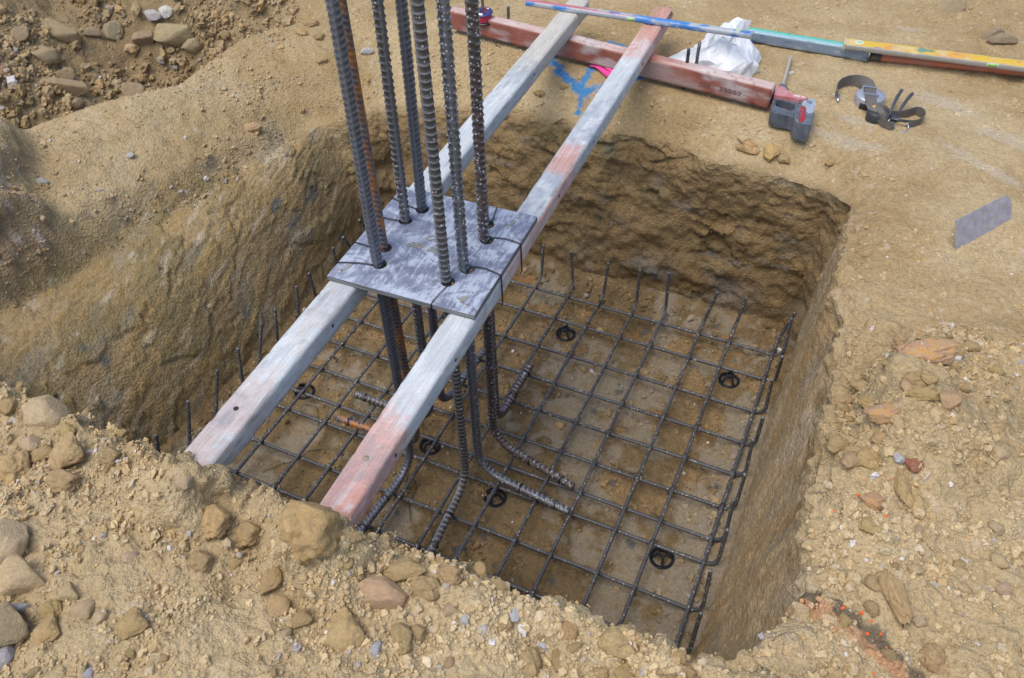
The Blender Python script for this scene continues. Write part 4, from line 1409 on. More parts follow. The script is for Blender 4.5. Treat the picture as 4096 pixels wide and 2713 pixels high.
dpart('motor_cover', [[(.900, 1.800), (.914, 1.816), (.920, 1.838), (.938, 1.838), (.946, 1.830), (.949, 1.80), (.957, 1.700), (.930, 1.690), (.922, 1.748), (.902, 1.756)]], .050, .0705, M_DGREY, .006)
bt = dpart('battery', [batt], -.004, .068, M_DBLK, .009)
dpart('battery_latch', [[(.903, 1.745), (.915, 1.750), (.922, 1.716), (.927, 1.694), (.934, 1.633), (.932, 1.592), (.914, 1.598), (.906, 1.663), (.903, 1.718)]], .060, .0725, M_DRED2, .003, bt)
for yy in (1.744, 1.723, 1.698):
    bm = bmesh.new(); box_bm(bm, Vector((.905 + (1.74 - yy) * .06 - .87, yy - 1.76, .0728)), (.007, .013, .0012)); obj_bm('latch_slot', bm, M_DBLK, bt)
for q in range(4):
    bm = bmesh.new(); box_bm(bm, Vector((.917 - .87 + q * .0002, 1.827 - 1.76 - q * .006, .0704)), (.020, .0028, .0012)); obj_bm('vent_slot', bm, M_DBLK, drill)
bm = bmesh.new(); cyl_bm(bm, (-.070, .165, .040), (-.075, .190, .039), .022, .016, 24); cyl_bm(bm, (-.066, .146, .040), (-.070, .165, .040), .024, .024, 24); obj_bm('chuck', bm, M_DBLK, drill, True)
bm = bmesh.new(); cyl_bm(bm, (-.056, .090, .036), (-.067, .150, .040), .032, .024, 24); obj_bm('nose', bm, M_DRED, drill, True)
pts_, s_ = resample(np.array([(-.074, .185, .039), (-.100, .500, .014)]), .003)
thh = np.linspace(0, 2 * math.pi, 10, endpoint=False)[None, :]
rad_ = .0066 + .0018 * np.sin(2 * math.pi * s_[:, None] / .0135 + thh)
V, F = tube_np(pts_, .005, 10, True, rad_)
link(bpy.data.objects.new('drill_bit', mesh_np('drill_bit', V, F, simple_mat('clay_coated_bit', (.42, .38, .32), .6, .2, .2, 60, .1))), drill)
bm = bmesh.new(); box_bm(bm, Vector((-.030, .012, .036)), (.014, .030, .020), Matrix.Rotation(.2, 3, 'Z'), .004); obj_bm('trigger', bm, M_DRED2, drill, True)
for qx, qy in ((-.064, .030), (-.060, -.036), (.012, -.040), (.014, .052)):
    bm = bmesh.new(); cyl_bm(bm, (qx, qy, .0585), (qx, qy, .0608), .0032, .0032, 10); obj_bm('screw', bm, M_BLKCAP, drill, True)
text_mesh('brand_text', 'HILTI', .017, M_WHITE, drill, Matrix.Translation((-.016, .0745, .0742)) @ Matrix.Rotation(-.02, 4, 'Z'), .15, .0004)

# ------------------------------------------------------------------ belt with tape holder and pliers
M_STRAP = simple_mat('grey_leather_strap', (.115, .108, .10), .6, 0, .25, 50, .1, .5, (.16, .13, .10))
M_CHROME = simple_mat('worn_chrome', (.55, .56, .60), .28, .85, .12, 30, .05, .3, (.35, .30, .25))
M_DISC = simple_mat('brushed_metal_disc', (.50, .51, .58), .42, .6, .12, 25, .05, .45, (.42, .40, .40))
M_TAPE = simple_mat('black_rubber', (.022, .028, .032), .55, 0, .2, 50, .05, .4, (.12, .12, .11))
M_YEL = simple_mat('yellow_plastic', (.60, .38, .02), .5, 0, .1, 50, 0)
belt = empty('tool_belt', (1.118, 2.01, .79), 'grey leather tool belt coiled on the dirt with a round metal tape holder', 'tool belt')
bo = np.array([1.118, 2.01, .79])


def strap(pts, name='strap', hgt=.042, th=.0016, mat_=None):
    """pts: (x, y, z_mid, tilt) - a band standing on edge, tilting over where tilt grows"""
    q = smooth_path(np.asarray(pts, float), 90)
    p = q[:, :3] - bo
    tg = np.gradient(p, axis=0); tg[:, 2] = 0; tg /= np.linalg.norm(tg, axis=1, keepdims=True) + 1e-9
    nrm = np.stack([-tg[:, 1], tg[:, 0], np.zeros(len(p))], 1)
    wv = (np.cos(q[:, 3])[:, None] * np.array([0, 0, 1.0]) + np.sin(q[:, 3])[:, None] * nrm) * hgt
    V, F = ribbon_np(p, wv, th)
    return link(bpy.data.objects.new(name, mesh_np(name, V, F, mat_ or M_STRAP, smooth=False)), belt)


strap([(1.004, 1.985, .812, .2), (.988, 2.04, .812, .1), (.992, 2.095, .812, 0), (1.025, 2.140, .812, .1), (1.065, 2.145, .815, .3), (1.092, 2.115, .825, .9), (1.103, 2.070, .838, 1.5), (1.110, 2.03, .842, 1.57), (1.118, 1.985, .842, 1.57), (1.126, 1.945, .838, 1.5)])
strap([(1.126, 1.945, .838, 1.5), (1.140, 1.915, .835, 1.3), (1.170, 1.885, .828, .8), (1.197, 1.868, .818, .2), (1.205, 1.900, .815, 0), (1.185, 1.935, .815, -.3), (1.158, 1.945, .818, -.6), (1.150, 1.925, .815, -.2), (1.165, 1.880, .812, 0), (1.195, 1.845, .810, 0), (1.225, 1.838, .810, 0)])
strap([(1.200, 1.935, .808, 0), (1.235, 1.942, .808, 0), (1.262, 1.965, .810, 0), (1.287, 1.995, .810, 0), (1.309, 1.990, .810, .1), (1.322, 1.955, .810, .1), (1.312, 1.915, .810, .1), (1.290, 1.890, .810, 0), (1.270, 1.885, .810, 0)], hgt=.036)
bm = bmesh.new()
lathe_bm(bm, [(.0005, .000), (.0545, .000), (.0565, .003), (.0555, .010), (.0545, .040), (.0525, .0445), (.0005, .0455)], seg=44)
obj_bm('tape_holder', bm, M_DISC, belt, True)
bm = bmesh.new(); box_bm(bm, Vector((-.014, -.0528, .018)), (.030, .010, .022), Matrix.Rotation(-.26, 3, 'Z'), .002); obj_bm('holder_window', bm, M_HOLE, belt)
for yy, xx in ((.036, -.012), (-.018, .002)):
    bm = bmesh.new(); box_bm(bm, Vector((xx, yy, .0555)), (.052, .007, .004), Matrix.Rotation(.06, 3, 'Z'), .0012)
    for sx_ in (-1, 1):
        box_bm(bm, Vector((xx + sx_ * .0245, yy + sx_ * .0015, .050)), (.004, .007, .012), Matrix.Rotation(.06, 3, 'Z'), .001)
    obj_bm('belt_loop', bm, M_CHROME, belt, False)
# tape under the strap
bm = bmesh.new(); lathe_bm(bm, [(.0005, 0), (.034, 0), (.036, .004), (.036, .034), (.032, .040), (.0005, .040)], (.040, -.105, 0), 28); obj_bm('tape_measure', bm, M_TAPE, belt, True)
bm = bmesh.new(); cyl_bm(bm, (.020, -.085, .036), (.030, -.090, .044), .011, .009, 14); obj_bm('tape_button', bm, M_YEL, belt, True)
# left end clasp
bm = bmesh.new(); cyl_bm(bm, (-.116, .000, .018), (-.108, -.036, .010), .0075, .004, 12); cyl_bm(bm, (-.150, -.006, .02), (-.112, -.004, .022), .0022, .0022, 8); cyl_bm(bm, (-.118, .02, .012), (-.112, -.028, .014), .0035, .0035, 10); obj_bm('clasp', bm, M_CHROME, belt, True)
fr = [(.085, -.140, .020), (.090, -.128, .034), (.150, -.125, .030), (.160, -.135, .012), (.152, -.165, .006), (.100, -.172, .006)]
o_ = wire_obj('buckle', np.array(fr + fr[:1]) , .0030, M_CHROME, belt, 8, .006)
bm = bmesh.new(); cyl_bm(bm, (.088, -.134, .034), (.152, -.123, .030), .0052, .0052, 10); obj_bm('buckle_bar', bm, simple_mat('dark_metal', (.10, .10, .11), .4, .7, .2, 40, 0), belt, True)
bm = bmesh.new(); cyl_bm(bm, (.098, -.150, .000), (.096, -.158, .024), .0165, .0165, 8); obj_bm('stud', bm, simple_mat('pewter', (.18, .19, .20), .5, .6, .2, 60, 0), belt, False)
plr = empty('pliers', (1.215, 1.93, .795), 'pair of dark pliers with two handles sticking out behind the belt strap', 'pliers')
M_PLR = simple_mat('gunmetal', (.13, .135, .15), .32, .75, .2, 40, 0)
for p0, p1 in (((-.012, .02, .020), (.004, .125, .055)), ((.016, .02, .018), (.044, .122, .050))):
    q = smooth_path([p0, ((p0[0] + p1[0]) / 2 - .003, (p0[1] + p1[1]) / 2, (p0[2] + p1[2]) / 2 + .004), p1], 14)
    V, F = tube_np(q, np.interp(np.linspace(0, 1, 14), [0, .4, 1], [.0045, .0062, .0066]), 12)
    link(bpy.data.objects.new('handle', mesh_np('handle', V, F, M_PLR)), plr)
bm = bmesh.new(); box_bm(bm, Vector((.002, -.005, .016)), (.030, .05, .012), Matrix.Rotation(.3, 3, 'Z'), .003); obj_bm('jaws', bm, M_PLR, plr, True)

# ------------------------------------------------------------------ steel blade stuck upright in the ground
a_, b__ = Vector((1.4905, 1.212, 0)), Vector((1.632, 1.430, 0))
Lb = (b__ - a_).length
prof = [(0, -.03), (Lb - .03, -.03)] + [(Lb - .03 + .045 * math.cos(a), .032 + .062 * math.sin(a)) for a in np.linspace(-math.pi / 2, math.pi / 2, 14)] + [(0, .098)]
bm = slab_bm([prof], -.0012, .0012, 0)
M_BLADE = steel_mat('weathered_blade', (.56, .53, .59), (.26, .18, .15), (.6, .6, .65), .28, .03, metal=.1, rough=.55)
o = obj_bm('flat_steel', bm, M_BLADE, None, False)
zb = z_at(1.57, 1.33)
ax = (b__ - a_).normalized(); up = Vector((-.34, 0.22, 1)).normalized(); up = (up - ax * up.dot(ax)).normalized(); nn_ = ax.cross(up)
o.matrix_world = Matrix(((ax.x, up.x, nn_.x, a_.x), (ax.y, up.y, nn_.y, a_.y), (ax.z, up.z, nn_.z, zb), (0, 0, 0, 1)))
tag(o, 'flat grey steel blade with one rounded end standing on edge in the dirt', 'steel blade')

# ------------------------------------------------------------------ stones and clods
ROCKS = [
    (-0.538, -0.468, 0.107, 0.088, 'P', 'pale flat-topped stone on top of the near left spoil bank'),
    (-0.474, -0.622, 0.085, 0.091, 'T', 'rounded tan clod at the left edge of the spoil bank'),
    (-0.365, -0.539, 0.077, 0.092, 'T', 'egg-shaped tan stone below the pale flat-topped stone'),
    (-0.446, -0.555, 0.061, 0.051, 'T', 'small rounded clod touching the egg-shaped stone on its left'),
    (-0.315, -0.611, 0.078, 0.057, 'T', 'angular tan clod below the egg-shaped stone'),
    (-0.492, -0.554, 0.044, 0.049, 'P', 'small pale stone beside the rounded clods on the left spoil bank'),
    (-0.278, -0.508, 0.053, 0.052, 'T', 'single tan stone on the spoil bank left of the left beam end'),
    (-0.287, -0.787, 0.089, 0.106, 'P', 'large pale stone cut by the left picture edge, above the long pale stone'),
    (-0.177, -0.823, 0.098, 0.077, 'P', 'long pale stone leaning near the left edge of the spoil bank'),
    (-0.138, -0.880, 0.048, 0.027, 'G', 'smooth grey-lilac pebble near the bottom left'),
    (-0.121, -0.924, 0.104, 0.094, 'W', 'large weathered brown stone in the bottom left'),
    (-0.029, -0.892, 0.056, 0.060, 'T', 'dark tan clod right of the large weathered stone in the bottom left'),
    (0.113, -0.813, 0.064, 0.060, 'T', 'trapezoid shaped tan block alone in the middle of the near left spoil'),
    (-0.001, -0.832, 0.044, 0.040, 'P', 'pale chipped stone above the trapezoid block'),
    (-0.052, -0.814, 0.047, 0.037, 'P', 'oval pale stone above the pale chipped stone'),
    (-0.063, -0.859, 0.051, 0.041, 'T', 'round brown clod beside the oval pale stone'),
    (0.045, -0.828, 0.026, 0.032, 'P', 'small white tooth-like stone between two pale stones'),
    (-0.075, -0.962, 0.031, 0.041, 'G', 'grey-lilac pebble at the bottom left edge'),
    (0.102, -0.921, 0.021, 0.021, 'G', 'little lilac pebble near the bottom left border'),
    (0.100, -0.564, 0.059, 0.075, 'O', 'upright orange-tan chunk on the spoil bank between the beams'),
    (0.289, -0.609, 0.044, 0.085, 'T', 'tall flat clod standing left of the big rim clod'),
    (0.135, -0.652, 0.049, 0.049, 'T', 'five-sided tan clod below the orange-tan chunk'),
    (-0.011, -0.702, 0.033, 0.031, 'P', 'small pale cube-like stone in the middle of the near left spoil'),
    (0.164, -0.548, 0.056, 0.061, 'T', 'crumbly clod between the orange-tan chunk and the big rim clod'),
    (0.345, -0.535, 0.125, 0.115, 'T', 'biggest clod, sitting on the rim against the end of the right beam'),
    (0.507, -0.548, 0.104, 0.054, 'R', 'pinkish slab of clay below the biggest rim clod'),
    (0.481, -0.645, 0.084, 0.095, 'T', 'broad rough clod in the bottom middle of the spoil bank'),
    (0.520, -0.481, 0.090, 0.052, 'T', 'jagged clod on the rim right of the biggest clod'),
    (0.580, -0.501, 0.074, 0.045, 'T', 'smooth sided clod behind the pinkish slab on the rim'),
    (0.610, -0.457, 0.056, 0.047, 'T', 'rim clod with an orange cheek, right of the jagged clod'),
    (0.333, -0.659, 0.045, 0.041, 'T', 'rough clod left below the pinkish slab'),
    (0.390, -0.659, 0.048, 0.039, 'T', 'angular clod beside the broad rough clod'),
    (0.592, -0.615, 0.043, 0.059, 'T', 'tall crumbly clod right of the broad rough clod'),
    (0.558, -0.656, 0.021, 0.030, 'L', 'white angular stone between two crumbly clods at the bottom'),
    (0.610, -0.589, 0.031, 0.031, 'T', 'rounded clod above the bottom row of small stones'),
    (0.765, -0.473, 0.026, 0.035, 'L', 'white and lilac stone on the rim near the far right of the near spoil'),
    (0.684, -0.530, 0.020, 0.022, 'L', 'small white stone in the middle of the gravelly near bank'),
    (0.649, -0.520, 0.031, 0.027, 'P', 'pinkish-white stone below the rim clod with the orange cheek'),
    (0.827, -0.538, 0.047, 0.051, 'T', 'rough upright clod at the bottom edge right of centre'),
    (0.875, -0.455, 0.042, 0.037, 'T', 'clod in the gravel near the right end of the near rim'),
    (0.975, -0.443, 0.082, 0.060, 'T', 'big crumbly clod at the right end of the near spoil bank'),
    (0.875, -0.512, 0.024, 0.042, 'T', 'finger-shaped clod near the bottom right of the near spoil'),
    (1.424, 0.374, 0.078, 0.030, 'T', 'long low clod on the right heap above the striped stone'),
    (1.357, 0.322, 0.093, 0.048, 'S', 'orange and red striped stone on the right heap'),
    (1.423, 0.548, 0.137, 0.074, 'S', 'lumpy orange and white veined rock near the top of the right heap'),
    (1.404, 0.423, 0.063, 0.042, 'T', 'tan clod under the lumpy veined rock'),
    (1.391, 0.390, 0.030, 0.046, 'R', 'pink-grey stone left of the long low clod'),
    (1.328, 0.383, 0.052, 0.042, 'T', 'pale clod above the striped stone'),
    (1.363, 0.279, 0.043, 0.034, 'T', 'rounded clod just below the striped stone'),
    (1.611, 0.662, 0.045, 0.039, 'T', 'lone tan stone on the upper right heap'),
    (1.312, 0.201, 0.051, 0.049, 'T', 'blocky tan stone at the inner edge of the right heap'),
    (1.348, 0.212, 0.062, 0.049, 'T', 'crumbly clod right of the blocky tan stone'),
    (1.407, 0.215, 0.024, 0.026, 'L', 'small white stone beside the reddish stone'),
    (1.440, 0.212, 0.040, 0.040, 'B', 'brick-red stone on the right heap'),
    (1.611, 0.334, 0.042, 0.042, 'P', 'pale stone on the right side of the right heap'),
    (1.433, 0.429, 0.040, 0.030, 'T', 'small brown clod below the lumpy veined rock'),
    (1.484, 0.391, 0.055, 0.049, 'R', 'pinkish crumbly clod in the middle of the right heap'),
    (1.378, 0.027, 0.052, 0.040, 'T', 'smooth tan clod on the inner slope of the right heap'),
    (1.406, -0.095, 0.036, 0.034, 'T', 'round tan clod near the orange paint spots'),
    (1.450, -0.114, 0.046, 0.107, 'T', 'long upright clod with orange paint on its left flank'),
    (1.372, 0.098, 0.051, 0.043, 'S', 'white and yellow stone below the red one'),
    (1.430, 0.153, 0.039, 0.087, 'T', 'tall tan clod on the crest of the right heap'),
    (1.640, 0.071, 0.035, 0.033, 'P', 'white-grey stone at the right edge of the heap'),
    (1.566, 0.039, 0.030, 0.026, 'T', 'small stone left of the white-grey edge stone'),
    (1.478, -0.028, 0.031, 0.027, 'P', 'pale pebble on the flat of the right heap'),
    (1.581, -0.019, 0.027, 0.025, 'P', 'white pebble on the lower right heap'),
    (1.649, 0.003, 0.030, 0.025, 'P', 'white pebble with an orange side near the right edge'),
    (1.506, -0.131, 0.028, 0.024, 'P', 'pale pebble below the long upright clod'),
    (1.543, -0.195, 0.056, 0.056, 'T', 'large flat clod near the bottom right corner'),
    (1.629, 0.153, 0.031, 0.031, 'P', 'pale stone on the right heap above the white-grey edge stone'),
    (1.367, -0.191, 0.032, 0.028, 'T', 'rounded clod by the burnt streak'),
    (1.413, -0.146, 0.028, 0.032, 'T', 'clod just above the burnt streak'),
    (1.459, -0.228, 0.030, 0.024, 'T', 'stone lying below the burnt streak'),
    (0.763, 1.651, 0.066, 0.063, 'O', 'tan rock on the far right rim left of its twin'),
    (0.836, 1.647, 0.063, 0.080, 'O', 'upright flat rock on the far right rim, right of the pair'),
    (0.727, 1.673, 0.046, 0.039, 'P', 'small pale rock behind the pair on the far right rim'),
    (0.727, 1.645, 0.042, 0.035, 'T', 'little rock left of the pair on the far right rim'),
    (0.890, 1.628, 0.042, 0.042, 'T', 'small rock right of the pair on the far right rim'),
    (1.055, 1.637, 0.048, 0.035, 'T', 'rounded stone at the far corner of the right rim'),
    (1.325, 2.991, 0.146, 0.071, 'W', 'brown rock on the trodden ground at the top right'),
    (1.518, 2.780, 0.100, 0.050, 'W', 'flat earth clod at the upper right, left of its larger neighbour'),
    (1.554, 2.741, 0.130, 0.054, 'W', 'larger flat earth clod at the upper right edge'),
    (-2.572, 1.418, 0.198, 0.086, 'W', 'long flat rock in the rubble at the top left'),
    (-2.196, 1.758, 0.221, 0.106, 'W', 'large tilted slab in the top left rubble, beside the bank'),
    (-2.459, 1.630, 0.098, 0.092, 'W', 'blocky rock between the two largest slabs in the rubble'),
    (-2.267, 1.417, 0.207, 0.098, 'W', 'broad dark slab at the foot of the rubble slope'),
    (-2.426, 1.226, 0.151, 0.064, 'W', 'thin slab on the left rubble, above another slab'),
    (-2.389, 1.195, 0.209, 0.073, 'W', 'wide slab below the thin slab on the left rubble'),
    (-2.327, 1.175, 0.063, 0.058, 'W', 'small cube of rock under the wide slab'),
    (-2.098, 1.766, 0.110, 0.080, 'W', 'angular rock right below the large tilted slab'),
    (-2.502, 1.254, 0.133, 0.089, 'W', 'half buried rock on the left rubble slope'),
    (-2.302, 1.537, 0.080, 0.050, 'T', 'pale chip on the rubble above the broad dark slab'),
    (-2.367, 1.620, 0.061, 0.046, 'P', 'pale square chip in the rubble'),
    (-2.297, 1.771, 0.107, 0.061, 'G', 'blue-grey rock at the top of the rubble'),
    (-2.236, 1.808, 0.086, 0.071, 'L', 'whitish rock at the top of the rubble beside the blue-grey one'),
    (-2.518, 1.551, 0.092, 0.062, 'W', 'grey-tan rock in the rubble right of the long flat rock'),
    (-2.615, 1.246, 0.110, 0.065, 'W', 'flat rock at the far left of the rubble'),
    (-2.318, 1.684, 0.112, 0.091, 'W', 'rough rock left of the large tilted slab'),
    (-1.269, 1.208, 0.093, 0.065, 'T', 'rough block half sunk in the left bank'),
    (-1.584, 0.413, 0.052, 0.030, 'L', 'white chip on the dark lump at the left edge'),
    (-1.456, 0.717, 0.035, 0.027, 'L', 'white stone alone on the left bank'),
    (-1.429, 0.517, 0.026, 0.015, 'L', 'tiny white flake on the lower left bank'),
    (-1.273, 0.735, 0.019, 0.015, 'L', 'second white flake on the lower left bank, nearer the bars'),
    (-1.360, 1.840, 0.076, 0.036, 'T', 'flat stone behind the first bars on the far left ground'),
    (-1.351, 1.756, 0.062, 0.040, 'O', 'orange-tan stone on the far ground left of the bars'),
    (-1.279, 1.788, 0.048, 0.022, 'T', 'thin stone on the far ground left of the bars'),
    (-1.273, 1.762, 0.052, 0.031, 'T', 'small flat stone at the head of the left bank'),
    (-1.040, 1.808, 0.064, 0.039, 'L', 'pale chip on the far corner behind the bars'),
    (-1.187, 1.655, 0.055, 0.034, 'O', 'flat orange-tan chip at the far left corner of the pit'),
    (-1.090, 1.693, 0.085, 0.076, 'W', 'dark flat rock in the far left corner of the pit rim'),
    (-0.045, 1.765, 0.038, 0.030, 'T', 'small clod below the blue survey mark'),
    (-0.138, 1.731, 0.061, 0.027, 'T', 'long clod on the far rim below the blue survey mark'),
    (0.380, 0.709, 0.044, 0.034, 'T', 'loose lump of clay on the pit floor in the middle of the mesh'),
    (0.339, 1.257, 0.038, 0.041, 'T', 'small stone by the far wall inside the mesh'),
    (0.593, 1.106, 0.043, 0.036, 'T', 'flat stone on the grey mud in the mesh'),
]


def ico(sub):
    bm = bmesh.new(); bmesh.ops.create_icosphere(bm, subdivisions=sub, radius=1.0)
    bm.verts.index_update()
    V = np.array([v.co[:] for v in bm.verts]); F = np.array([[v.index for v in f.verts] for f in bm.faces]); bm.free()
    return V, F


ICO = {1: ico(1), 2: ico(2), 3: ico(3), 4: ico(4)}
M_STRIPE, nt, b = new_mat('veined_stone'); t = NT(nt)
v = t.coord('Object', scale=(1, 1, 2.2), rot=(.4, .3, 0))
wv = t.noise(v, 2.2, 5, .6, 1.2)
c = t.ramp(wv, [(.30, (.40, .28, .15)), (.42, (.52, .27, .08)), (.50, (.45, .33, .20)), (.56, (.38, .17, .11)), (.62, (.47, .35, .21)), (.70, (.68, .65, .62))])
c = t.mix(.6, c, t.ramp(t.noise(t.coord('Object'), 22, 4, .6), [(.3, .7), (.7, 1.25)]), 'MULTIPLY')
t.lk(c, b.inputs['Base Color']); b.inputs['Roughness'].default_value = .9
t.lk(t.bump(t.noise(t.coord('Object'), 9, 6, .65), .6, .006), b.inputs['Normal'])


def rock_mesh(name, seed, kind, sub, mat):
    V, F = ICO[sub]
    V = V.copy(); r_ = random.Random(seed)
    S = V + seed * 3.7
    if kind == 'clod':
        w1, w2, wi = worley(S * 1.7 + fbm(S, 2.0, 2, seed)[:, None])
        w3, w4, wj = worley(S * 4.5)
        V *= (1 + fbm(S, 1.3, 3, seed) * .7 + (wi - .5) * .26 - w1 * .16 + (wj - .5) * .09 + fbm(S, 9, 3, seed + 4) * .24)[:, None]
        cuts, dmin = 9, .56
    elif kind == 'slab':
        V *= (1 + fbm(S, 1.2, 3, seed) * .4)[:, None]
        cuts, dmin = 13, .42
    else:
        V *= (1 + fbm(S, 1.2, 3, seed) * .35)[:, None]
        cuts, dmin = 15, .50
    for _ in range(cuts):
        n = np.array([r_.gauss(0, 1), r_.gauss(0, 1), r_.gauss(0, 1) * (.5 if kind != 'slab' else 1.2)]); n /= np.linalg.norm(n)
        d = r_.uniform(dmin, .95)
        V -= np.outer(np.clip(V @ n - d, 0, None) * .92, n)
    V *= (1 + fbm(S, 7, 4, seed + 2) * (.20 if kind == 'clod' else .12) + fbm(S, 16, 2, seed + 8) * (.10 if kind == 'clod' else .04))[:, None]
    V /= np.array([np.ptp(V[:, k]) / 2 for k in range(3)])
    V -= (V.max(0) + V.min(0)) / 2
    return mesh_np(name, V, F, mat, smooth=True)


RC = {'P': (.57, .43, .255), 'T': (.49, .345, .170), 'O': (.52, .35, .16), 'R': (.50, .335, .195), 'G': (.47, .445, .47),
      'W': (.36, .28, .17), 'L': (.56, .54, .52), 'S': (.45, .33, .2), 'B': (.36, .145, .10)}
KIND = {'P': 'stone', 'T': 'clod', 'O': 'clod', 'R': 'stone', 'G': 'stone', 'W': 'slab', 'L': 'stone', 'S': 'clod', 'B': 'stone'}
PROTO = {}
for kd in ('clod', 'stone', 'slab'):
    PROTO[kd] = [rock_mesh('clod' if kd == 'clod' else 'stone', 11 + 7 * i + len(kd) * 31, kd, 4 if i < 3 else 3, M_STONE) for i in range(8)]
PROTO['S'] = [rock_mesh('veined_stone', 400 + i, 'clod', 4, M_STRIPE) for i in range(2)]


def put_rock(x, y, w, d, key, lab, group=None, big=True, zrot=None, ht=None):
    kd = KIND[key]
    lst = PROTO['S'] if key == 'S' else PROTO[kd]
    large = max(w, d) > .045
    me = lst[rnd.randrange(2 if key == 'S' else (3 if large else 8))]
    nm = 'clod' if kd == 'clod' and key != 'S' else 'stone'
    o = link(bpy.data.objects.new(nm, me))
    onfloor = -.9 < x < 1.05 and -.40 < y < 1.45
    z = zf_at(x, y) if onfloor else z_at(x, y)
    if max(w, d) > .112 and key == 'T': ht = .125
    ht = ht or (min(w, d) * (.72 if kd == 'slab' else .62) + .15 * max(w, d))
    o.scale = (w / 2 * 1.04, d / 2 * 1.12, ht / 2)
    o.location = (x, y, z + ht * (.13 if max(w, d) > .03 else .08) + (ht * .12 if group and ('crest' in group or 'near rim' in group) else 0))
    tl = .42 if kd == 'slab' else .22
    o.rotation_euler = (rnd.uniform(-tl, tl), rnd.uniform(-tl, tl), (math.radians(25) + rnd.uniform(-.15, .15)) if zrot is None else zrot)
    cc = np.array(RC[key]) * rnd.uniform(.9, 1.1) * np.array([1, rnd.uniform(.96, 1.04), rnd.uniform(.92, 1.08)])
    o.color = (*[float(q) for q in np.clip(cc, 0, .85)], 1)
    cat = 'clod' if nm == 'clod' else 'stone'
    return tag(o, lab, cat, group)


for x, y, w, d, key, lab in ROCKS:
    put_rock(x, y, w, d, key, lab)

# which ground points does the photograph show?
Rm = np.array(R3); Cm = np.array(CAM)


def in_view(Q, mrg=.04):
    q = (Q - Cm) @ Rm.T
    u = .5 + 3258.2 / 4096 * q[:, 0] / -q[:, 2]; v_ = .5 - 3258.2 / 2713 * q[:, 1] / -q[:, 2]
    return (q[:, 2] < 0) & (u > -mrg) & (u < 1 + mrg) & (v_ > -mrg) & (v_ < 1 + mrg), -q[:, 2]


GC = Cg[:len(GV)]
G3 = GV.reshape(TG + 1, NC, 3)
ar = np.linalg.norm(np.cross(np.roll(G3, -1, 1) - G3, np.gradient(G3, axis=0)), axis=2).ravel()
vis, dep = in_view(GV)
gN = grid_normals(G3).reshape(-1, 3)
if gN[:, 2].mean() < 0: gN = -gN
gx_, gy_, gz_ = GV.T
z_near = (gy_ < -.40) & (gx_ < 1.25)
sl = (gx_ - 1.225) * .922 - (gy_ - .33) * .387
z_heap = (gx_ > 1.2) & (sl > 0.0) & (gy_ < .88)
z_rub = (edge_x(gy_) - gx_ > .2) & (gy_ > -.1)
z_bank = (gx_ < -.80) & (~z_rub) & (~z_near) & (gy_ < 1.7)
z_far = ~(z_near | z_heap | z_rub | z_bank)
flatobj = np.zeros(len(GV), bool)
for (ox_, oy_, r_) in ((.50, 2.12, .19), (.88, 1.73, .10), (1.13, 2.0, .10), (1.25, 1.92, .08)):
    flatobj |= np.hypot(gx_ - ox_, gy_ - oy_) < r_
flatobj |= (np.abs(gy_ - (1.925 - .116 * gx_)) < .07) & (gx_ > -.72) & (gx_ < .82)
flatobj |= (np.abs(gy_ - (2.38 + .05 * (gx_ - .9))) < .06) & (gx_ > .5)
flatobj |= (np.abs(gx_ + .045) < .055) & (gy_ > -.53) & (gy_ < 0)
flatobj |= (np.abs(gx_ - .34) < .055) & (gy_ > -.53) & (gy_ < 0)
clump = fbm(GV, 6.5, 3, 500.0)
taken = np.array([[r_[0], r_[1], max(r_[2], r_[3])] for r_ in ROCKS])


def clear(x, y, s):
    return np.all(np.hypot(taken[:, 0] - x, taken[:, 1] - y) > taken[:, 2] * .5 + s * .35)


# loose lumps that can be told apart, a thing each
ZONES = [
    (z_near, 40, (.016, .038), 'TTTTTPPOR', 'loose tan clod or stone lying in the gravel of the near spoil bank', 'loose lumps on the near spoil bank'),
    (z_near & (gy_ > -.53), 26, (.028, .062), 'TTTTTTO', 'rough tan clod along the broken lip of the near spoil bank', 'clods along the near rim'),
    (z_heap, 26, (.014, .034), 'TTTTPPO', 'loose tan clod lying among the gravel of the right spoil heap', 'loose lumps on the right spoil heap'),
    (z_heap & (sl < .16), 30, (.026, .060), 'TTTTTOP', 'tan clod on the crumbly crest of the right spoil heap', 'clods along the crest of the right spoil heap'),
    (z_rub, 52, (.025, .075), 'WWWTT', 'loose brown rock in the rubble slope at the upper left', 'loose rocks on the left rubble slope'),
    (z_far & (gx_ < .1), 10, (.018, .034), 'TTOP', 'small stone on the far ground left of the red timber', 'small stones on the far left ground'),
    (z_far & (gx_ > .1), 6, (.014, .026), 'TTP', 'small stone on the trodden ground behind the right side of the pit', 'small stones on the far right ground'),
]
LOOSE = []
for msk, n, (s0, s1), keys, lab, grp in ZONES:
    w_ = ar * (msk & vis & ~flatobj) * np.clip(clump + .22, .01, 1)
    w_ = w_ / w_.sum()
    cand = rng.choice(len(GV), n * 6, p=w_, replace=False)
    k = 0
    for i in cand:
        if k >= n: break
        s_ = s0 + (s1 - s0) * rnd.random() ** 2.2
        if not clear(GV[i, 0], GV[i, 1], s_): continue
        taken = np.vstack([taken, [GV[i, 0], GV[i, 1], s_]])
        kk = rnd.choice(keys); asp = rnd.uniform(.55, 1.0)
        o = put_rock(GV[i, 0], GV[i, 1], s_, s_ * asp, kk, lab, grp, zrot=rnd.uniform(0, 6.28))
        LOOSE.append((o, kk, asp, s_, GV[i, 0], GV[i, 1]))
        k += 1


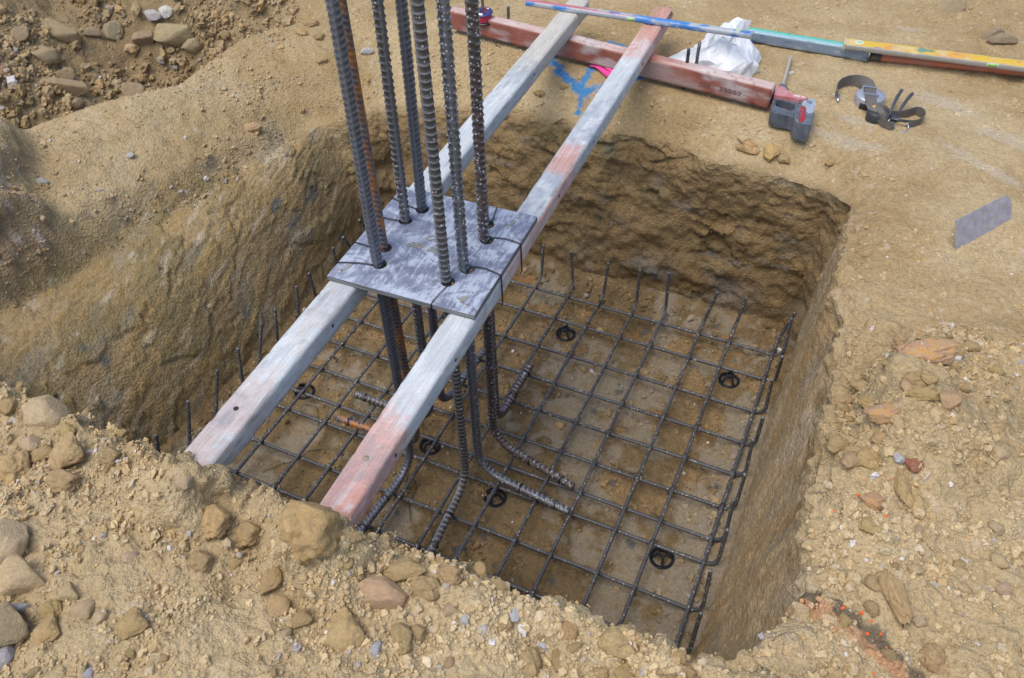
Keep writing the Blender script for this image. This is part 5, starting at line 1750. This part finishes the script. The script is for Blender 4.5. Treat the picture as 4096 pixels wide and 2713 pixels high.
# say which loose lump is which: by its look, then by what it lies beside
LM = [(-.538, -.468, 'the pale flat-topped stone'), (-.365, -.539, 'the egg-shaped stone'), (-.278, -.508, 'the left beam end'), (-.04, -.52, 'the left beam end'),
      (-.177, -.823, 'the long pale stone'), (-.121, -.924, 'the large weathered stone'), (.113, -.813, 'the trapezoid tan block'), (.100, -.564, 'the orange-tan chunk between the beams'),
      (.33, -.53, 'the biggest rim clod'), (.875, -.44, 'the right end of the near rim')]
for r_ in ROCKS:
    nm_ = {'pinkish slab of clay below the biggest rim clod': 'the pinkish slab', 'broad rough clod in the bottom middle of the spoil bank': 'the broad rough clod',
           'tall crumbly clod right of the broad rough clod': 'the tall crumbly clod', 'jagged clod on the rim right of the biggest clod': 'the jagged rim clod',
           'big crumbly clod at the right end of the near spoil bank': 'the big crumbly end clod', 'white and lilac stone on the rim near the far right of the near spoil': 'the white and lilac stone',
           'tall flat clod standing left of the big rim clod': 'the tall flat clod', 'smooth grey-lilac pebble near the bottom left': 'the smooth grey-lilac pebble',
           'orange and red striped stone on the right heap': 'the striped stone', 'lumpy orange and white veined rock near the top of the right heap': 'the lumpy veined rock',
           'brick-red stone on the right heap': 'the brick-red stone', 'blocky tan stone at the inner edge of the right heap': 'the blocky tan stone',
           'long upright clod with orange paint on its left flank': 'the long upright clod', 'large flat clod near the bottom right corner': 'the large flat corner clod',
           'white-grey stone at the right edge of the heap': 'the white-grey edge stone', 'pale stone on the right side of the right heap': 'the pale stone at the right edge',
           'lone tan stone on the upper right heap': 'the lone upper heap stone', 'rounded clod by the burnt streak': 'the burnt streak', 'tall tan clod on the crest of the right heap': 'the tall crest clod',
           'smooth tan clod on the inner slope of the right heap': 'the smooth inner clod', 'pale pebble below the long upright clod': 'the pale heap pebble',
           'long flat rock in the rubble at the top left': 'the long flat rock', 'large tilted slab in the top left rubble, beside the bank': 'the large tilted slab',
           'blocky rock between the two largest slabs in the rubble': 'the blocky rubble rock', 'broad dark slab at the foot of the rubble slope': 'the broad dark slab',
           'thin slab on the left rubble, above another slab': 'the thin slab', 'half buried rock on the left rubble slope': 'the half buried rock', 'flat rock at the far left of the rubble': 'the leftmost flat rock',
           'blue-grey rock at the top of the rubble': 'the blue-grey rock', 'flat stone behind the first bars on the far left ground': 'the flat stone behind the bars',
           'dark flat rock in the far left corner of the pit rim': 'the dark corner rock', 'brown rock on the trodden ground at the top right': 'the brown top right rock',
           'larger flat earth clod at the upper right edge': 'the flat earth clods', 'upright flat rock on the far right rim, right of the pair': 'the pair of rim rocks',
           'rounded stone at the far corner of the right rim': 'the rounded corner stone'}.get(r_[5])
    if nm_: LM.append((r_[0], r_[1], nm_))
LM += [(-.62, 2.05, 'the left end of the red timber'), (1.05, 1.75, 'the hammer drill'), (1.2, 2.0, 'the tool belt'), (1.58, 1.33, 'the steel blade')]
CW = {'T': 'tan', 'P': 'pale', 'O': 'orange-tan', 'R': 'pinkish', 'L': 'white', 'W': 'brown'}
seen = set()
LOOSE.sort(key=lambda q: -q[3])
for o, kk, asp, s_, x, y in LOOSE:
    best = sorted(LM, key=lambda q: (q[0] - x) ** 2 + (q[1] - y) ** 2)[:5]
    noun = 'clod' if o.name.startswith('clod') else ('rock' if kk == 'W' else 'stone')
    size_ = 'fist-sized' if s_ > .05 else ('walnut-sized' if s_ > .03 else ('nut-sized' if s_ > .022 else 'little'))
    form = 'oval' if asp < .68 else ('blunt' if asp < .85 else 'round')
    lab = None
    for lx, ly_, ln in best:
        dx = (x - lx) * .907 + (y - ly_) * .421; dy = -(x - lx) * .421 + (y - ly_) * .907
        rel = ('right of' if dx > 0 else 'left of') if abs(dx) > abs(dy) else ('above' if dy > 0 else 'below')
        for form_ in ('%s %s %s %s, %s %s' % (size_, form, CW[kk], noun, rel, ln),):
            if form_ not in seen and lab is None: lab = form_
        if lab: break
    if lab is None:
        lab = o['label']
    seen.add(lab)
    o['label'] = lab

# gravel and crumbs: past counting
def scatter(name, idx, base, nrm, cols, size, ico_lv, label, mat):
    V0, F0 = ICO[ico_lv]
    n = len(idx)
    nv = len(V0)
    VV = np.repeat(V0[None], n, 0) * (1 + (rng.random((n, nv, 1)) - .5) * .75)
    sc_ = size[:, None] * (rng.random((n, 3)) * .55 + .62)
    sc_[:, 2] *= .72
    VV = VV * sc_[:, None, :]
    a = rng.random((n, 3)) * 6.28
    ca, sa = np.cos(a), np.sin(a)
    for k, (p, q) in enumerate(((0, 1), (1, 2), (0, 2))):
        amt = 1.0 if k == 0 else .18
        c_, s_ = np.cos(a[:, k] * amt)[:, None], np.sin(a[:, k] * amt)[:, None]
        P1 = VV[:, :, p] * c_ - VV[:, :, q] * s_; P2 = VV[:, :, p] * s_ + VV[:, :, q] * c_
        VV[:, :, p] = P1; VV[:, :, q] = P2
    VV = VV + (base + nrm * (size * .22)[:, None])[:, None, :]
    FF = (F0[None] + (np.arange(n) * nv)[:, None, None]).reshape(-1, 3)
    cc = np.repeat(cols, nv, 0)
    o = link(bpy.data.objects.new(name, mesh_np(name, VV.reshape(-1, 3), FF, mat, cc, smooth=False)))
    o['kind'] = 'stuff'; o['label'] = label
    return o


M_GRAVEL, nt, b = new_mat('clay_gravel'); t = NT(nt)
at = t.n('ShaderNodeAttribute', attribute_name='Col')
n = t.noise(t.coord('Object'), 260, 4, .6)
t.lk(t.mix(1.0, at.outputs['Color'], t.ramp(n, [(.25, .78), (.75, 1.2)]), 'MULTIPLY'), b.inputs['Base Color'])
b.inputs['Roughness'].default_value = .95; b.inputs['Specular IOR Level'].default_value = .15
t.lk(t.bump(n, .5, .002), b.inputs['Normal'])


def pebble_cols(i, C_, tint=.5):
    n = len(i)
    c = C_[i] * (.94 + .36 * rng.random((n, 1)))
    u = rng.random(n)
    c = mixc(c, (.54, .45, .32), (u < .18) * tint * .7)
    c = mixc(c, (.46, .31, .15), (u > .90) * .6)
    c = mixc(c, (.66, .64, .64), (rng.random(n) < .018) * .8)
    c = mixc(c, (.33, .32, .34), (rng.random(n) < .02) * .7)
    return np.clip(c, 0, .85)


def spread(name, msk, n1, n2, s_small, s_big, label, tint=.5, cl=.12):
    w_ = ar * (msk & vis) * np.clip(clump + cl, .015, 1)
    w_ = w_ / w_.sum()
    i1 = rng.choice(len(GV), n1, p=w_)
    sz = s_small[0] + (s_small[1] - s_small[0]) * rng.random(n1) ** 2
    jit = (rng.random((n1, 3)) - .5) * np.array([.012, .012, 0])
    o1 = scatter(name, i1, GV[i1] + jit, gN[i1], pebble_cols(i1, GC, tint), sz, 1, label, M_GRAVEL)
    w2 = w_ * ~flatobj; w2 = w2 / w2.sum()
    i2 = rng.choice(len(GV), n2, p=w2)
    sz = s_big[0] + (s_big[1] - s_big[0]) * rng.random(n2) ** 2.5
    scatter(name, i2, GV[i2], gN[i2], pebble_cols(i2, GC, tint), sz, 2, label, M_GRAVEL)


spread('gravel', z_near, 9000, 1500, (.0016, .0052), (.005, .0125), 'loose tan gravel and crumbs of clay on the near spoil bank')
spread('gravel', z_heap, 5500, 900, (.0016, .0050), (.005, .0125), 'loose tan gravel and crumbs of clay on the right spoil heap')
spread('rubble', z_rub, 3600, 1500, (.004, .012), (.010, .032), 'small broken rock and crumbs in the rubble at the upper left', .25)
spread('grit', z_far, 8200, 520, (.0018, .0050), (.005, .011), 'fine clay grit scattered over the trodden ground behind the pit', .35, .05)
spread('grit', z_bank, 3600, 330, (.0022, .0060), (.006, .014), 'clay grit on the left bank above the scraped face', .3, .05)
FL = PF.copy()
fl_ok = (FL[:, 0] > -.9) & (FL[:, 0] < 1.08) & (FL[:, 1] > -.42) & (FL[:, 1] < 1.5)
w_ = fl_ok * (1 - .92 * mudm) * np.clip(cr_lo + .2, .02, 1); w_ /= w_.sum()
i1 = rng.choice(len(FL), 6800, p=w_)
scatter('floor_crumbs', i1, FL[i1], np.tile([0, 0, 1.0], (6800, 1)), pebble_cols(i1, cf, .2), .0022 + .0064 * rng.random(6800) ** 2.4, 1, 'damp crumbs of clay on the pit floor under the mesh', M_GRAVEL)
w_ = fl_ok * np.clip(sst(.20, .02, edge) + .12 * (cr_lo > .06), .002, 1); w_ /= w_.sum()
i1 = rng.choice(len(FL), 900, p=w_)
scatter('floor_crumbs', i1, FL[i1], np.tile([0, 0, 1.0], (900, 1)), pebble_cols(i1, cf, .2), .006 + .012 * rng.random(900) ** 2.2, 2, 'broken lumps of clay along the foot of the pit walls', M_GRAVEL)
# pebbles hit by orange marking spray on the heap
OP = [(1.366, .204), (1.400, .167), (1.349, .158), (1.345, .122), (1.306, .061), (1.402, .057), (1.396, -.161), (1.419, -.167), (1.415, -.194), (1.439, -.185), (1.452, -.213), (1.436, -.275), (1.420, -.131), (1.358, -.170), (1.484, -.141)]
bs = np.array([(x, y, z_at(x, y)) for x, y in OP])
scatter('sprayed_pebbles', np.arange(len(OP)), bs, np.tile([0, 0, 1.0], (len(OP), 1)), np.tile(np.array((.85, .16, .05), np.float32), (len(OP), 1)), rng.uniform(.0022, .0046, len(OP)), 2, 'pebbles marked with fluorescent orange spray on the right heap', M_GRAVEL)
